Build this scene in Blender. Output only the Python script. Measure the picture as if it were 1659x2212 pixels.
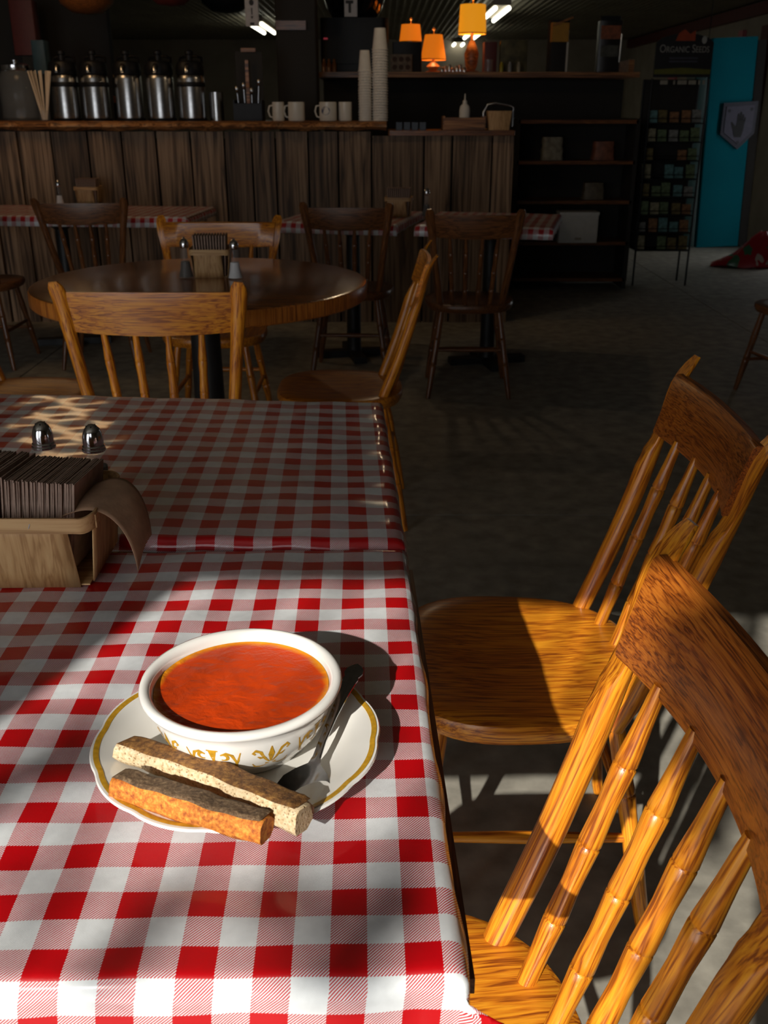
import bpy, math, random
from math import sin, cos, pi, radians, sqrt, atan2
from mathutils import Vector, Matrix

random.seed(7)
for o in list(bpy.data.objects):
    bpy.data.objects.remove(o, do_unlink=True)
SC = bpy.context.scene
COL = SC.collection

# ------------------------------------------------------------------ camera
FPX, PITCH, CAMH = 2090.0, radians(22.57), 1.288
cam_d = bpy.data.cameras.new('camera')
cam = bpy.data.objects.new('camera', cam_d)
COL.objects.link(cam)
cam.location = (0, 0, CAMH)
cam.rotation_euler = (pi / 2 - PITCH, 0, 0)
cam_d.sensor_fit = 'VERTICAL'
cam_d.sensor_height = 36.0
cam_d.lens = 36.0 * FPX / 2212.0
cam_d.clip_start = 0.02
cam_d.clip_end = 100
cam_d.dof.use_dof = True
cam_d.dof.focus_distance = 0.98
cam_d.dof.aperture_fstop = 15.0
SC.camera = cam

# ------------------------------------------------------------------ world, sun, exposure
SUN = Vector((0.70, 1.70, -1.0))
world = bpy.data.worlds.new('sky')
SC.world = world
world.use_nodes = True
bg = world.node_tree.nodes['Background']
bg.inputs[0].default_value = (0.93, 0.96, 1.0, 1)
bg.inputs[1].default_value = 3.3
sun_d = bpy.data.lights.new('sun', 'SUN')
sun_d.energy = 6.0
sun_d.angle = radians(0.6)
sun_d.color = (1.0, 0.95, 0.88)
sun = bpy.data.objects.new('sun', sun_d)
COL.objects.link(sun)
sun.location = (-3, -8, 5)
sun.rotation_euler = SUN.to_track_quat('-Z', 'Y').to_euler()
vs = SC.view_settings
vs.view_transform = 'Standard'
vs.look = 'None'
vs.gamma = 1.0
vs.exposure = 0.0
vs.use_curve_mapping = False


def portal(name, loc, size_x, size_y, rot):
    d = bpy.data.lights.new(name, 'AREA')
    d.shape = 'RECTANGLE'
    d.size, d.size_y = size_x, size_y
    d.cycles.is_portal = True
    o = bpy.data.objects.new(name, d)
    COL.objects.link(o)
    o.location = loc
    o.rotation_euler = rot
    return o


# ------------------------------------------------------------------ helpers
def ray(px, py):
    F = Vector((0, cos(PITCH), -sin(PITCH)))
    U = Vector((0, sin(PITCH), cos(PITCH)))
    return F + Vector((1, 0, 0)) * ((px - 829.5) / FPX) + U * ((1106 - py) / FPX)


def at(px, py, Y):
    d = ray(px, py)
    return Vector((0, 0, CAMH)) + d * (Y / d.y)


def atz(px, py, Z):
    d = ray(px, py)
    return Vector((0, 0, CAMH)) + d * ((Z - CAMH) / d.z)


class MB:
    def __init__(s):
        s.v, s.f, s.uv = [], [], None

    def add(s, verts, faces):
        b = len(s.v)
        s.v += [tuple(v) for v in verts]
        s.f += [tuple(i + b for i in f) for f in faces]
        return s

    def box(s, c, size, rz=0, M=None):
        hx, hy, hz = size[0] / 2, size[1] / 2, size[2] / 2
        vs_ = [Vector((x, y, z)) for z in (-hz, hz) for y in (-hy, hy) for x in (-hx, hx)]
        if M is None:
            M = Matrix.Rotation(rz, 3, 'Z')
        vs_ = [M @ v + Vector(c) for v in vs_]
        return s.add(vs_, [(0, 2, 3, 1), (4, 5, 7, 6), (0, 1, 5, 4), (2, 6, 7, 3), (0, 4, 6, 2), (1, 3, 7, 5)])

    def rings(s, rings, closed=False, cap=True):
        n = len(rings[0])
        b = len(s.v)
        for r in rings:
            s.v += [tuple(p) for p in r]
        m = len(rings)
        for i in range(m if closed else m - 1):
            j = (i + 1) % m
            for k in range(n):
                l = (k + 1) % n
                s.f.append((b + i * n + k, b + i * n + l, b + j * n + l, b + j * n + k))
        if cap and not closed:
            s.f.append(tuple(b + k for k in reversed(range(n))))
            s.f.append(tuple(b + (m - 1) * n + k for k in range(n)))
        return s

    def tube(s, pts, rad, n=10, cap=True, ref=(1, 0, 0.01), squash=1.0, closed=False):
        pts = [Vector(p) for p in pts]
        if not hasattr(rad, '__len__'):
            rad = [rad] * len(pts)
        R = []
        m = len(pts)
        for i, p in enumerate(pts):
            if closed:
                t = (pts[(i + 1) % m] - pts[i - 1]).normalized()
            else:
                t = (pts[min(i + 1, m - 1)] - pts[max(i - 1, 0)]).normalized()
            rf = Vector(ref)
            if abs(rf.normalized().dot(t)) > .97:
                rf = Vector((0.01, 1, 0.3))
            a = (rf - t * rf.dot(t)).normalized()
            b = t.cross(a)
            R.append([p + (a * cos(2 * pi * k / n) + b * sin(2 * pi * k / n) * squash) * rad[i] for k in range(n)])
        return s.rings(R, closed=closed, cap=cap)

    def lathe(s, prof, n=32, c=(0, 0, 0), cap=False, mod=None):
        R = []
        for r, z in prof:
            ring = []
            for k in range(n):
                a = 2 * pi * k / n
                rr = r * (mod(a, r, z) if mod else 1)
                ring.append((c[0] + rr * cos(a), c[1] + rr * sin(a), c[2] + z))
            R.append(ring)
        return s.rings(R, cap=cap)

    def prism(s, poly, h0, h1, fn=None):
        """poly of (a,b) extruded between h0 and h1; fn maps (a,b,h)->xyz"""
        fn = fn or (lambda a, b, h: (a, b, h))
        return s.rings([[fn(a, b, h0) for a, b in poly], [fn(a, b, h1) for a, b in poly]])

    def grid(s, fn, nu, nv, uvfn=None):
        b = len(s.v)
        if uvfn and s.uv is None:
            s.uv = {}
        for j in range(nv + 1):
            for i in range(nu + 1):
                if uvfn:
                    s.uv[len(s.v)] = uvfn(i / nu, j / nv)
                s.v.append(tuple(fn(i / nu, j / nv)))
        for j in range(nv):
            for i in range(nu):
                a = b + j * (nu + 1) + i
                s.f.append((a, a + 1, a + nu + 2, a + nu + 1))
        return s

    def build(s, name, mat, parent=None, smooth=None, loc=None, rz=None, grain=None):
        me = bpy.data.meshes.new(name)
        me.from_pydata(s.v, [], s.f)
        me.update()
        ga = me.attributes.new('grain', 'FLOAT_VECTOR', 'POINT')
        if grain:                       # wood grain follows the stick's own axis
            q0 = Vector(grain[0])
            az_ = (Vector(grain[1]) - q0).normalized()
            ax_ = az_.orthogonal().normalized()
            ay_ = az_.cross(ax_)
            for i_, v_ in enumerate(s.v):
                d_ = Vector(v_) - q0
                ga.data[i_].vector = (d_.dot(ax_), d_.dot(ay_), d_.dot(az_))
        else:
            for i_, v_ in enumerate(s.v):
                ga.data[i_].vector = v_
        if s.uv:
            l = me.uv_layers.new(name='UVMap')
            for lp in me.loops:
                l.data[lp.index].uv = s.uv.get(lp.vertex_index, (0, 0))
        if smooth is not None:
            for p in me.polygons:
                p.use_smooth = True
            if smooth < 180:
                me.set_sharp_from_angle(angle=radians(smooth))
        if mat:
            me.materials.append(mat)
        o = bpy.data.objects.new(name, me)
        COL.objects.link(o)
        if parent:
            o.parent = parent
        if loc is not None:
            o.location = loc
        if rz is not None:
            o.rotation_euler = (0, 0, rz)
        return o


def tag(o, label, cat, group=None, kind=None):
    o['label'] = label
    if cat:
        o['category'] = cat
    if group:
        o['group'] = group
    if kind:
        o['kind'] = kind
    return o


def struct(o, label=None):
    o['kind'] = 'structure'
    if label:
        o['label'] = label
    return o


def thing(name, label, cat, loc=(0, 0, 0), rz=0, group=None):
    o = bpy.data.objects.new(name, None)
    o.empty_display_size = .05
    COL.objects.link(o)
    o.location = loc
    o.rotation_euler = (0, 0, rz)
    return tag(o, label, cat, group)


def copy_tree(o, parent=None):
    c = o.copy()
    COL.objects.link(c)
    c.parent = parent
    for ch in list(o.children):
        copy_tree(ch, c)
    return c


# ------------------------------------------------------------------ materials
def _new(name):
    m = bpy.data.materials.new(name)
    m.use_nodes = True
    nt = m.node_tree
    return m, nt, nt.nodes['Principled BSDF']


def _n(nt, t, **kw):
    n = nt.nodes.new(t)
    for k, v in kw.items():
        setattr(n, k, v)
    return n


def plain(name, col, rough=.5, metal=0, spec=.5, noise=.12, nscale=30, bump=0, coat=0, emit=None, es=0):
    m, nt, p = _new(name)
    L = nt.links
    tc = _n(nt, 'ShaderNodeTexCoord')
    nz = _n(nt, 'ShaderNodeTexNoise')
    nz.inputs['Scale'].default_value = nscale
    nz.inputs['Detail'].default_value = 4
    L.new(tc.outputs['Object'], nz.inputs['Vector'])
    rp = _n(nt, 'ShaderNodeValToRGB')
    rp.color_ramp.elements[0].position = .3
    rp.color_ramp.elements[1].position = .7
    lo = [max(0, c * (1 - noise)) for c in col]
    hi = [min(1, c * (1 + noise)) for c in col]
    rp.color_ramp.elements[0].color = (*lo, 1)
    rp.color_ramp.elements[1].color = (*hi, 1)
    L.new(nz.outputs['Fac'], rp.inputs['Fac'])
    L.new(rp.outputs['Color'], p.inputs['Base Color'])
    p.inputs['Roughness'].default_value = rough
    p.inputs['Metallic'].default_value = metal
    p.inputs['Specular IOR Level'].default_value = spec
    p.inputs['Coat Weight'].default_value = coat
    if bump:
        b = _n(nt, 'ShaderNodeBump')
        b.inputs['Strength'].default_value = bump
        b.inputs['Distance'].default_value = .004
        L.new(nz.outputs['Fac'], b.inputs['Height'])
        L.new(b.outputs['Normal'], p.inputs['Normal'])
    if emit:
        p.inputs['Emission Color'].default_value = (*emit, 1)
        p.inputs['Emission Strength'].default_value = es
    return m


def wood(name, dark, mid, light, axis='z', rough=.33, coat=.25, sc=1.0, bump=.25, vary=0.15):
    m, nt, p = _new(name)
    L = nt.links
    tc = _n(nt, 'ShaderNodeAttribute', attribute_name='grain')
    oi = _n(nt, 'ShaderNodeObjectInfo')
    ad = _n(nt, 'ShaderNodeVectorMath', operation='ADD')
    cmb = _n(nt, 'ShaderNodeCombineXYZ')
    mul = _n(nt, 'ShaderNodeMath', operation='MULTIPLY')
    mul.inputs[1].default_value = 3.7
    L.new(oi.outputs['Random'], mul.inputs[0])
    for i in range(3):
        L.new(mul.outputs[0], cmb.inputs[i])
    L.new(tc.outputs['Vector'], ad.inputs[0])
    L.new(cmb.outputs[0], ad.inputs[1])
    mp = _n(nt, 'ShaderNodeMapping')
    a, c = 3.5 * sc, 100.0 * sc
    mp.inputs['Scale'].default_value = {'x': (a, c, c), 'y': (c, a, c), 'z': (c, c, a)}[axis]
    L.new(ad.outputs[0], mp.inputs['Vector'])
    n1 = _n(nt, 'ShaderNodeTexNoise')
    n1.inputs['Scale'].default_value = 1.0
    n1.inputs['Detail'].default_value = 3
    n1.inputs['Distortion'].default_value = .5
    L.new(mp.outputs[0], n1.inputs['Vector'])
    mp2 = _n(nt, 'ShaderNodeMapping')
    a2, c2 = 14.0 * sc, 380.0 * sc
    mp2.inputs['Scale'].default_value = {'x': (a2, c2, c2), 'y': (c2, a2, c2), 'z': (c2, c2, a2)}[axis]
    L.new(ad.outputs[0], mp2.inputs['Vector'])
    n2 = _n(nt, 'ShaderNodeTexNoise')
    n2.inputs['Scale'].default_value = 1.0
    n2.inputs['Detail'].default_value = 2
    L.new(mp2.outputs[0], n2.inputs['Vector'])
    wv = _n(nt, 'ShaderNodeMath', operation='MULTIPLY')
    wv.inputs[1].default_value = 4.0
    L.new(n1.outputs['Fac'], wv.inputs[0])
    pp = _n(nt, 'ShaderNodeMath', operation='PINGPONG')
    pp.inputs[1].default_value = .5
    L.new(wv.outputs[0], pp.inputs[0])
    mx = _n(nt, 'ShaderNodeMath', operation='MULTIPLY_ADD')
    mx.inputs[1].default_value = 1.3
    L.new(pp.outputs[0], mx.inputs[0])
    sub = _n(nt, 'ShaderNodeMath', operation='MULTIPLY_ADD')
    sub.inputs[1].default_value = 1.3
    sub.inputs[2].default_value = -.5
    L.new(n2.outputs['Fac'], sub.inputs[0])
    L.new(sub.outputs[0], mx.inputs[2])
    rp = _n(nt, 'ShaderNodeValToRGB')
    e = rp.color_ramp.elements
    e[0].position, e[0].color = .08, (*dark, 1)
    e[1].position, e[1].color = .85, (*light, 1)
    k = e.new(.4)
    k.color = (*mid, 1)
    L.new(mx.outputs[0], rp.inputs['Fac'])
    hs = _n(nt, 'ShaderNodeHueSaturation')
    vr = _n(nt, 'ShaderNodeMapRange')
    vr.inputs[3].default_value = 1 - vary
    vr.inputs[4].default_value = 1 + vary
    L.new(oi.outputs['Random'], vr.inputs[0])
    L.new(vr.outputs[0], hs.inputs['Value'])
    L.new(rp.outputs['Color'], hs.inputs['Color'])
    L.new(hs.outputs['Color'], p.inputs['Base Color'])
    p.inputs['Roughness'].default_value = rough
    p.inputs['Coat Weight'].default_value = coat
    p.inputs['Coat Roughness'].default_value = .2
    b = _n(nt, 'ShaderNodeBump')
    b.inputs['Strength'].default_value = bump
    b.inputs['Distance'].default_value = .0015
    L.new(n2.outputs['Fac'], b.inputs['Height'])
    L.new(b.outputs['Normal'], p.inputs['Normal'])
    return m


def gingham(name, period=.0508, red=(.46, .0006, .004), white=(.70, .72, .72), rough=.30):
    m, nt, p = _new(name)
    L = nt.links

    def M(op, a, b=None, c=None):
        n = _n(nt, 'ShaderNodeMath', operation=op)
        for i, x in enumerate((a, b, c)):
            if x is None:
                continue
            if isinstance(x, (int, float)):
                n.inputs[i].default_value = x
            else:
                L.new(x, n.inputs[i])
        return n.outputs[0]
    uv = _n(nt, 'ShaderNodeUVMap')
    sp = _n(nt, 'ShaderNodeSeparateXYZ')
    L.new(uv.outputs[0], sp.inputs[0])
    u, v = sp.outputs[0], sp.outputs[1]
    A = M('LESS_THAN', M('FRACT', M('DIVIDE', u, period)), .5)
    B = M('LESS_THAN', M('FRACT', M('DIVIDE', M('ADD', v, period / 2), period)), .5)
    both = M('MULTIPLY', A, B)
    xor = M('ABSOLUTE', M('SUBTRACT', A, B))
    st = M('LESS_THAN', M('FRACT', M('MULTIPLY', M('SUBTRACT', v, u), 10.5 / (period / 2))), .5)
    mask = M('ADD', both, M('MULTIPLY', xor, st))
    nz = _n(nt, 'ShaderNodeTexNoise')
    nz.inputs['Scale'].default_value = 90
    nz.inputs['Detail'].default_value = 5
    L.new(uv.outputs[0], nz.inputs['Vector'])
    wr = _n(nt, 'ShaderNodeValToRGB')
    wr.color_ramp.elements[0].position = .3
    wr.color_ramp.elements[1].position = .65
    wr.color_ramp.elements[0].color = (*[c * .9 for c in white], 1)
    wr.color_ramp.elements[1].color = (*white, 1)
    L.new(nz.outputs['Fac'], wr.inputs['Fac'])
    mix = _n(nt, 'ShaderNodeMix', data_type='RGBA')
    L.new(mask, mix.inputs[0])
    L.new(wr.outputs['Color'], mix.inputs[6])
    mix.inputs[7].default_value = (*red, 1)
    L.new(mix.outputs[2], p.inputs['Base Color'])
    p.inputs['Roughness'].default_value = rough
    p.inputs['Specular IOR Level'].default_value = .3
    p.inputs['Coat Weight'].default_value = .55
    p.inputs['Coat Roughness'].default_value = .13
    # fine woven relief
    wu = M('SINE', M('MULTIPLY', u, 2 * pi / .0011))
    wv = M('SINE', M('MULTIPLY', v, 2 * pi / .0011))
    h = M('ADD', M('MULTIPLY', wu, wv), M('MULTIPLY', nz.outputs['Fac'], 2.0))
    b = _n(nt, 'ShaderNodeBump')
    b.inputs['Strength'].default_value = .35
    b.inputs['Distance'].default_value = .0006
    L.new(h, b.inputs['Height'])
    L.new(b.outputs['Normal'], p.inputs['Normal'])
    return m


def glass(name, col=(1, 1, 1), rough=.03, alpha=.25):
    """thin clear glass: mostly see-through, glossy surface"""
    m, nt, p = _new(name)
    p.inputs['Base Color'].default_value = (*col, 1)
    p.inputs['Roughness'].default_value = rough
    p.inputs['Specular IOR Level'].default_value = .8
    p.inputs['Alpha'].default_value = alpha
    p.inputs['IOR'].default_value = 1.5
    return m


def toast_mat(name, cols, scale, holes=0.0, bump=.6, rough=.75):
    m, nt, p = _new(name)
    L = nt.links
    tc = _n(nt, 'ShaderNodeTexCoord')
    nz = _n(nt, 'ShaderNodeTexNoise')
    nz.inputs['Scale'].default_value = scale
    nz.inputs['Detail'].default_value = 7
    nz.inputs['Roughness'].default_value = .65
    L.new(tc.outputs['Object'], nz.inputs['Vector'])
    rp = _n(nt, 'ShaderNodeValToRGB')
    e = rp.color_ramp.elements
    e[0].position, e[0].color = .32, (*cols[0], 1)
    e[1].position, e[1].color = .68, (*cols[2], 1)
    k = e.new(.5)
    k.color = (*cols[1], 1)
    L.new(nz.outputs['Fac'], rp.inputs['Fac'])
    out = rp.outputs['Color']
    hgt = nz.outputs['Fac']
    if holes:
        vo = _n(nt, 'ShaderNodeTexVoronoi')
        vo.inputs['Scale'].default_value = holes
        L.new(tc.outputs['Object'], vo.inputs['Vector'])
        hr = _n(nt, 'ShaderNodeValToRGB')
        hr.color_ramp.elements[0].position = .12
        hr.color_ramp.elements[0].color = (.42, .3, .17, 1)
        hr.color_ramp.elements[1].position = .34
        hr.color_ramp.elements[1].color = (1, 1, 1, 1)
        L.new(vo.outputs['Distance'], hr.inputs['Fac'])
        mx = _n(nt, 'ShaderNodeMix', data_type='RGBA', blend_type='MULTIPLY')
        mx.inputs[0].default_value = .8
        L.new(out, mx.inputs[6])
        L.new(hr.outputs['Color'], mx.inputs[7])
        out = mx.outputs[2]
        ad = _n(nt, 'ShaderNodeMath', operation='ADD')
        L.new(nz.outputs['Fac'], ad.inputs[0])
        L.new(hr.outputs['Color'], ad.inputs[1])
        hgt = ad.outputs[0]
    L.new(out, p.inputs['Base Color'])
    p.inputs['Roughness'].default_value = rough
    b = _n(nt, 'ShaderNodeBump')
    b.inputs['Strength'].default_value = bump
    b.inputs['Distance'].default_value = .002
    L.new(hgt, b.inputs['Height'])
    L.new(b.outputs['Normal'], p.inputs['Normal'])
    return m


OAK = dict(dark=(.26, .06, .006), mid=(.60, .185, .010), light=(.78, .31, .018))
MAT = {}
for ax in 'xyz':
    MAT['oak_' + ax] = wood('oak_' + ax, axis=ax, **OAK)
MAT['oak_slat'] = wood('oak_slat', (.10, .022, .003), (.27, .068, .007), (.38, .115, .012), 'x', rough=.36, sc=1.6)  # darkened oak: shade on the slat fronts is put into the colour
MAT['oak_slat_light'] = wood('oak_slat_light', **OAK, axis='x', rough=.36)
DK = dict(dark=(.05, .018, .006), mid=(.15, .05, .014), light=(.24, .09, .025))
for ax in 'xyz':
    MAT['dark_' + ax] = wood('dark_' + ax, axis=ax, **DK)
MAT['table_wood'] = wood('table_wood', (.16, .045, .01), (.32, .10, .018), (.45, .16, .03), 'x', rough=.12, coat=.8, sc=.5)
MAT['table_edge'] = wood('table_edge', (.22, .06, .012), (.46, .14, .02), (.6, .22, .035), 'z', rough=.3, sc=.6)
MAT['brown_edge'] = wood('brown_edge', (.12, .05, .02), (.22, .10, .04), (.3, .15, .06), 'y')
MAT['gingham'] = gingham('gingham_vinyl')
MAT['iron'] = plain('black_iron', (.012, .012, .012), .5)
MAT['china'] = plain('white_china', (.82, .80, .74), .12, spec=.6, noise=.015, nscale=12, coat=.5)
MAT['gold'] = plain('mustard_glaze', (.50, .27, .02), .25, noise=.2, nscale=200)
MAT['chrome'] = plain('chrome', (.62, .63, .65), .12, 1, noise=.05)
MAT['steel'] = plain('brushed_steel', (.42, .42, .42), .27, 1, noise=.12, nscale=60)
MAT['spoon'] = plain('worn_spoon_steel', (.36, .36, .37), .16, 1, noise=.15, nscale=120)
MAT['black'] = plain('black_plastic', (.005, .005, .006), .5, spec=.3)
MAT['soup'] = None
MAT['crumb'] = toast_mat('bread_crumb', ((.42, .28, .13), (.66, .50, .29), (.76, .62, .41)), 260, holes=330)
MAT['grill'] = toast_mat('grilled_toast', ((.05, .02, .006), (.20, .085, .02), (.42, .21, .05)), 210)
MAT['golden'] = toast_mat('golden_toast', ((.24, .045, .005), (.54, .16, .014), (.70, .34, .05)), 260)
MAT['crust'] = toast_mat('bread_crust', ((.07, .04, .02), (.17, .10, .05), (.33, .22, .12)), 300)
MAT['veneer'] = wood('basket_veneer', (.36, .19, .07), (.50, .29, .12), (.58, .36, .16), 'z', rough=.6, coat=0, sc=.6, bump=.15)
MAT['veneer_x'] = wood('basket_veneer_band', (.36, .19, .07), (.50, .29, .12), (.58, .36, .16), 'x', rough=.6, coat=0, sc=.6, bump=.15)
MAT['napkin'] = plain('brown_napkin_paper', (.30, .20, .15), .9, noise=.18, nscale=80, bump=.2)
MAT['liner'] = plain('brown_liner_paper', (.33, .19, .11), .85, noise=.15, nscale=60, bump=.2)
MAT['glass'] = glass('clear_glass', (.35, .37, .37), .04, .09)
MAT['salt'] = plain('salt', (.8, .8, .8), .9, noise=.03)
MAT['pepper'] = plain('ground_pepper', (.10, .085, .07), .9, noise=.5, nscale=500)
MAT['foam'] = plain('white_foam', (.62, .58, .52), .8, noise=.05)
MAT['mug'] = plain('cream_mug', (.62, .58, .50), .3, noise=.04)
MAT['concrete'] = plain('worn_concrete', (.29, .27, .22), .62, noise=.3, nscale=14, bump=.5)
MAT['joint'] = plain('joint_filler', (.05, .05, .045), .9)
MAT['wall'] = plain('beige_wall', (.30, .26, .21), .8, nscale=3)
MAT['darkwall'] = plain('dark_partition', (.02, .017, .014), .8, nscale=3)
MAT['metalroof'] = plain('corrugated_metal', (.22, .20, .15), .45, .2, nscale=3, noise=.25)
MAT['redtrim'] = plain('dark_red_paint', (.10, .015, .012), .6)
MAT['pink'] = plain('pink_paint', (.50, .15, .17), .5)
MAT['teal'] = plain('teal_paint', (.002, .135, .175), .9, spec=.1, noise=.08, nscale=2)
MAT['tealdark'] = plain('dark_green_side', (.008, .04, .035), .5)
MAT['tube'] = plain('fluorescent_tube', (.9, .9, .85), .4, emit=(1, .98, .78), es=4.0)
MAT['shade'] = plain('lit_amber_shade', (.6, .3, .05), .7, emit=(1.0, .36, .01), es=.62, nscale=6)
MAT['shade2'] = plain('lit_orange_shade', (.6, .22, .03), .7, emit=(1.0, .22, .008), es=.55, nscale=6)
MAT['stickwood'] = wood('pale_stick', (.5, .4, .28), (.62, .5, .36), (.7, .58, .42), 'z', coat=0, rough=.7)


def soup_mat():
    m, nt, p = _new('tomato_soup')
    L = nt.links
    tc = _n(nt, 'ShaderNodeTexCoord')
    mp = _n(nt, 'ShaderNodeMapping')
    mp.inputs['Scale'].default_value = (1, 1.25, 1)
    mp.inputs['Rotation'].default_value = (0, 0, .5)
    L.new(tc.outputs['Object'], mp.inputs['Vector'])
    nz = _n(nt, 'ShaderNodeTexNoise')
    nz.inputs['Scale'].default_value = 46
    nz.inputs['Detail'].default_value = 5
    nz.inputs['Distortion'].default_value = .25
    L.new(mp.outputs[0], nz.inputs['Vector'])
    # orange fat film near the wall of the bowl
    sp = _n(nt, 'ShaderNodeVectorMath', operation='LENGTH')
    L.new(tc.outputs['Object'], sp.inputs[0])
    ad = _n(nt, 'ShaderNodeMath', operation='MULTIPLY_ADD')
    ad.inputs[1].default_value = .008
    L.new(nz.outputs['Fac'], ad.inputs[0])
    L.new(sp.outputs['Value'], ad.inputs[2])
    mr = _n(nt, 'ShaderNodeMapRange')
    mr.inputs[1].default_value = .0735
    mr.inputs[2].default_value = .0795
    L.new(ad.outputs[0], mr.inputs[0])
    mx = _n(nt, 'ShaderNodeMix', data_type='RGBA')
    L.new(mr.outputs[0], mx.inputs[0])
    mx.inputs[6].default_value = (.54, .046, .003, 1)
    mx.inputs[7].default_value = (.66, .25, .01, 1)
    L.new(mx.outputs[2], p.inputs['Base Color'])
    p.inputs['Roughness'].default_value = .42
    p.inputs['Specular IOR Level'].default_value = .3
    b = _n(nt, 'ShaderNodeBump')
    b.inputs['Strength'].default_value = .75
    b.inputs['Distance'].default_value = .005
    L.new(nz.outputs['Fac'], b.inputs['Height'])
    L.new(b.outputs['Normal'], p.inputs['Normal'])
    return m


MAT['soup'] = soup_mat()


def plank_mat():
    m = wood('barn_plank', (.055, .032, .018), (.18, .108, .06), (.31, .20, .12), 'z', rough=.7, coat=0, sc=.2, bump=.5, vary=.45)
    return m


MAT['plank'] = plank_mat()
MAT['slab'] = wood('live_edge_slab', (.06, .022, .008), (.24, .095, .03), (.40, .18, .06), 'x', rough=.5, coat=.1, sc=.3)

# ------------------------------------------------------------------ the setting
X0, X1, Y0, Y1, ZC = -6.0, 4.0, -1.1, 17.5, 2.35
WZ0, WZ1 = 0.30, 2.115
WINS = [(-3.5, -1.62), (-1.20, -0.30)]                 # windows behind the viewer; the wide one is added for more skylight
DY0, DY1, DZ1 = 9.1, 9.45, 2.0                        # the open side door, right

fl = struct(MB().box((-1, 8.2, -.06), (10.4, 19, .1)).build('floor', MAT['joint']), 'grey concrete floor with saw-cut joints')
ys = [Y0 - .1, 3.07, 7.2, 11.4, Y1 + .1]
for i in range(4):
    for xa, xb in ((-6.1, -1.9), (-1.9, 2.3), (2.3, 4.1)):
        MB().box(((xa + xb) / 2, (ys[i] + ys[i + 1]) / 2, -.005), (xb - xa - .008, ys[i + 1] - ys[i] - .008, .01)).build('slab', MAT['concrete'], fl)

# corrugated ceiling: ribs run away from the camera
cm = MB()
nx = 10 * 13 * 6
cm.grid(lambda a, b: (X0 + (X1 - X0) * a, Y0 + (Y1 - Y0) * b, ZC + .011 * sin(2 * pi * 13 * 10 * a)), nx, 1)
struct(cm.build('ceiling', MAT['metalroof'], smooth=60), 'dark corrugated metal ceiling')


def wall_with_hole(name, axis, pos, a0, a1, z0, z1, h0, h1, hz0, hz1, mat, th=.1):
    m = MB()

    def bx(p0, p1, q0, q1):
        if p1 - p0 < 1e-4 or q1 - q0 < 1e-4:
            return
        if axis == 'y':
            m.box(((p0 + p1) / 2, pos, (q0 + q1) / 2), (p1 - p0, th, q1 - q0))
        else:
            m.box((pos, (p0 + p1) / 2, (q0 + q1) / 2), (th, p1 - p0, q1 - q0))
    bx(a0, h0, z0, z1)
    bx(h1, a1, z0, z1)
    bx(h0, h1, z0, hz0)
    bx(h0, h1, hz1, z1)
    return struct(m.build(name, mat))


wm = MB()
xs = [X0] + [v for w_ in WINS for v in w_] + [X1]
for i in range(0, len(xs), 2):
    wm.box(((xs[i] + xs[i + 1]) / 2, Y0 - .05, (ZC + .05) / 2), (xs[i + 1] - xs[i], .1, ZC + .05))
for a_, b_ in WINS:
    wm.box(((a_ + b_) / 2, Y0 - .05, WZ0 / 2), (b_ - a_, .1, WZ0))
    wm.box(((a_ + b_) / 2, Y0 - .05, (WZ1 + ZC + .05) / 2), (b_ - a_, .1, ZC + .05 - WZ1))
struct(wm.build('wall_front', MAT['wall']))
wall_with_hole('wall_right', 'x', X1 + .05, Y0 - .1, Y1, 0, ZC + .05, DY0, DY1, 0, DZ1, MAT['wall'])
struct(MB().box((X0 - .05, (Y0 + Y1) / 2, ZC / 2), (.1, Y1 - Y0 + .2, ZC + .1)).build('wall_left', MAT['wall']))
struct(MB().box((-1, Y1 + .05, ZC / 2), (10.2, .1, ZC + .1)).build('wall_back', MAT['wall']))
for wi, (WX0, WX1) in enumerate(WINS):
    portal('window_portal', ((WX0 + WX1) / 2, Y0 - .1, (WZ0 + WZ1) / 2), WX1 - WX0, WZ1 - WZ0, (pi / 2, 0, 0))
    wf = MB()
    for x in (WX0 + .02, WX1 - .02):
        wf.box((x, Y0 - .05, (WZ0 + WZ1) / 2), (.04, .08, WZ1 - WZ0))
    for z in (WZ0 + .02, WZ1 - .02):
        wf.box(((WX0 + WX1) / 2, Y0 - .05, z), (WX1 - WX0 - .08, .08, .04))
    struct(wf.build('window_%d' % (wi + 1), MAT['redtrim']), ('painted frame of the wide window added for skylight', 'painted frame of the narrow sunlit window')[wi])
portal('door_portal', (X1 + .1, (DY0 + DY1) / 2, DZ1 / 2), DZ1, DY1 - DY0, (0, pi / 2, 0))
# trims on the right wall
struct(MB().box((X1 - .03, 13.2, 2.27), (.06, 8.4, .12)).build('trim_1', MAT['redtrim']), 'dark red beam along the right wall')
struct(MB().box((X1 - .02, 11.95, 1.05), (.05, .14, 2.1)).build('trim_2', MAT['pink']), 'pink upright board beside the teal column')
struct(MB().box((X1 - .02, 11.2, 1.05), (.05, .2, 2.1)).build('trim_3', MAT['redtrim']), 'dark red upright board right of the teal column')
struct(MB().box((X1 - .02, 14.6, 1.05), (.05, .3, 2.1)).build('trim_4', MAT['pink']), 'pink door frame board behind the seed rack')
# dark partition behind the counter, left
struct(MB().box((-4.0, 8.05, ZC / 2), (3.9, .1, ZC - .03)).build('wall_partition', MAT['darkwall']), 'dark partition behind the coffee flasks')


# ------------------------------------------------------------------ chairs
def lerp(a, b, t):
    return a + (b - a) * t


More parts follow.
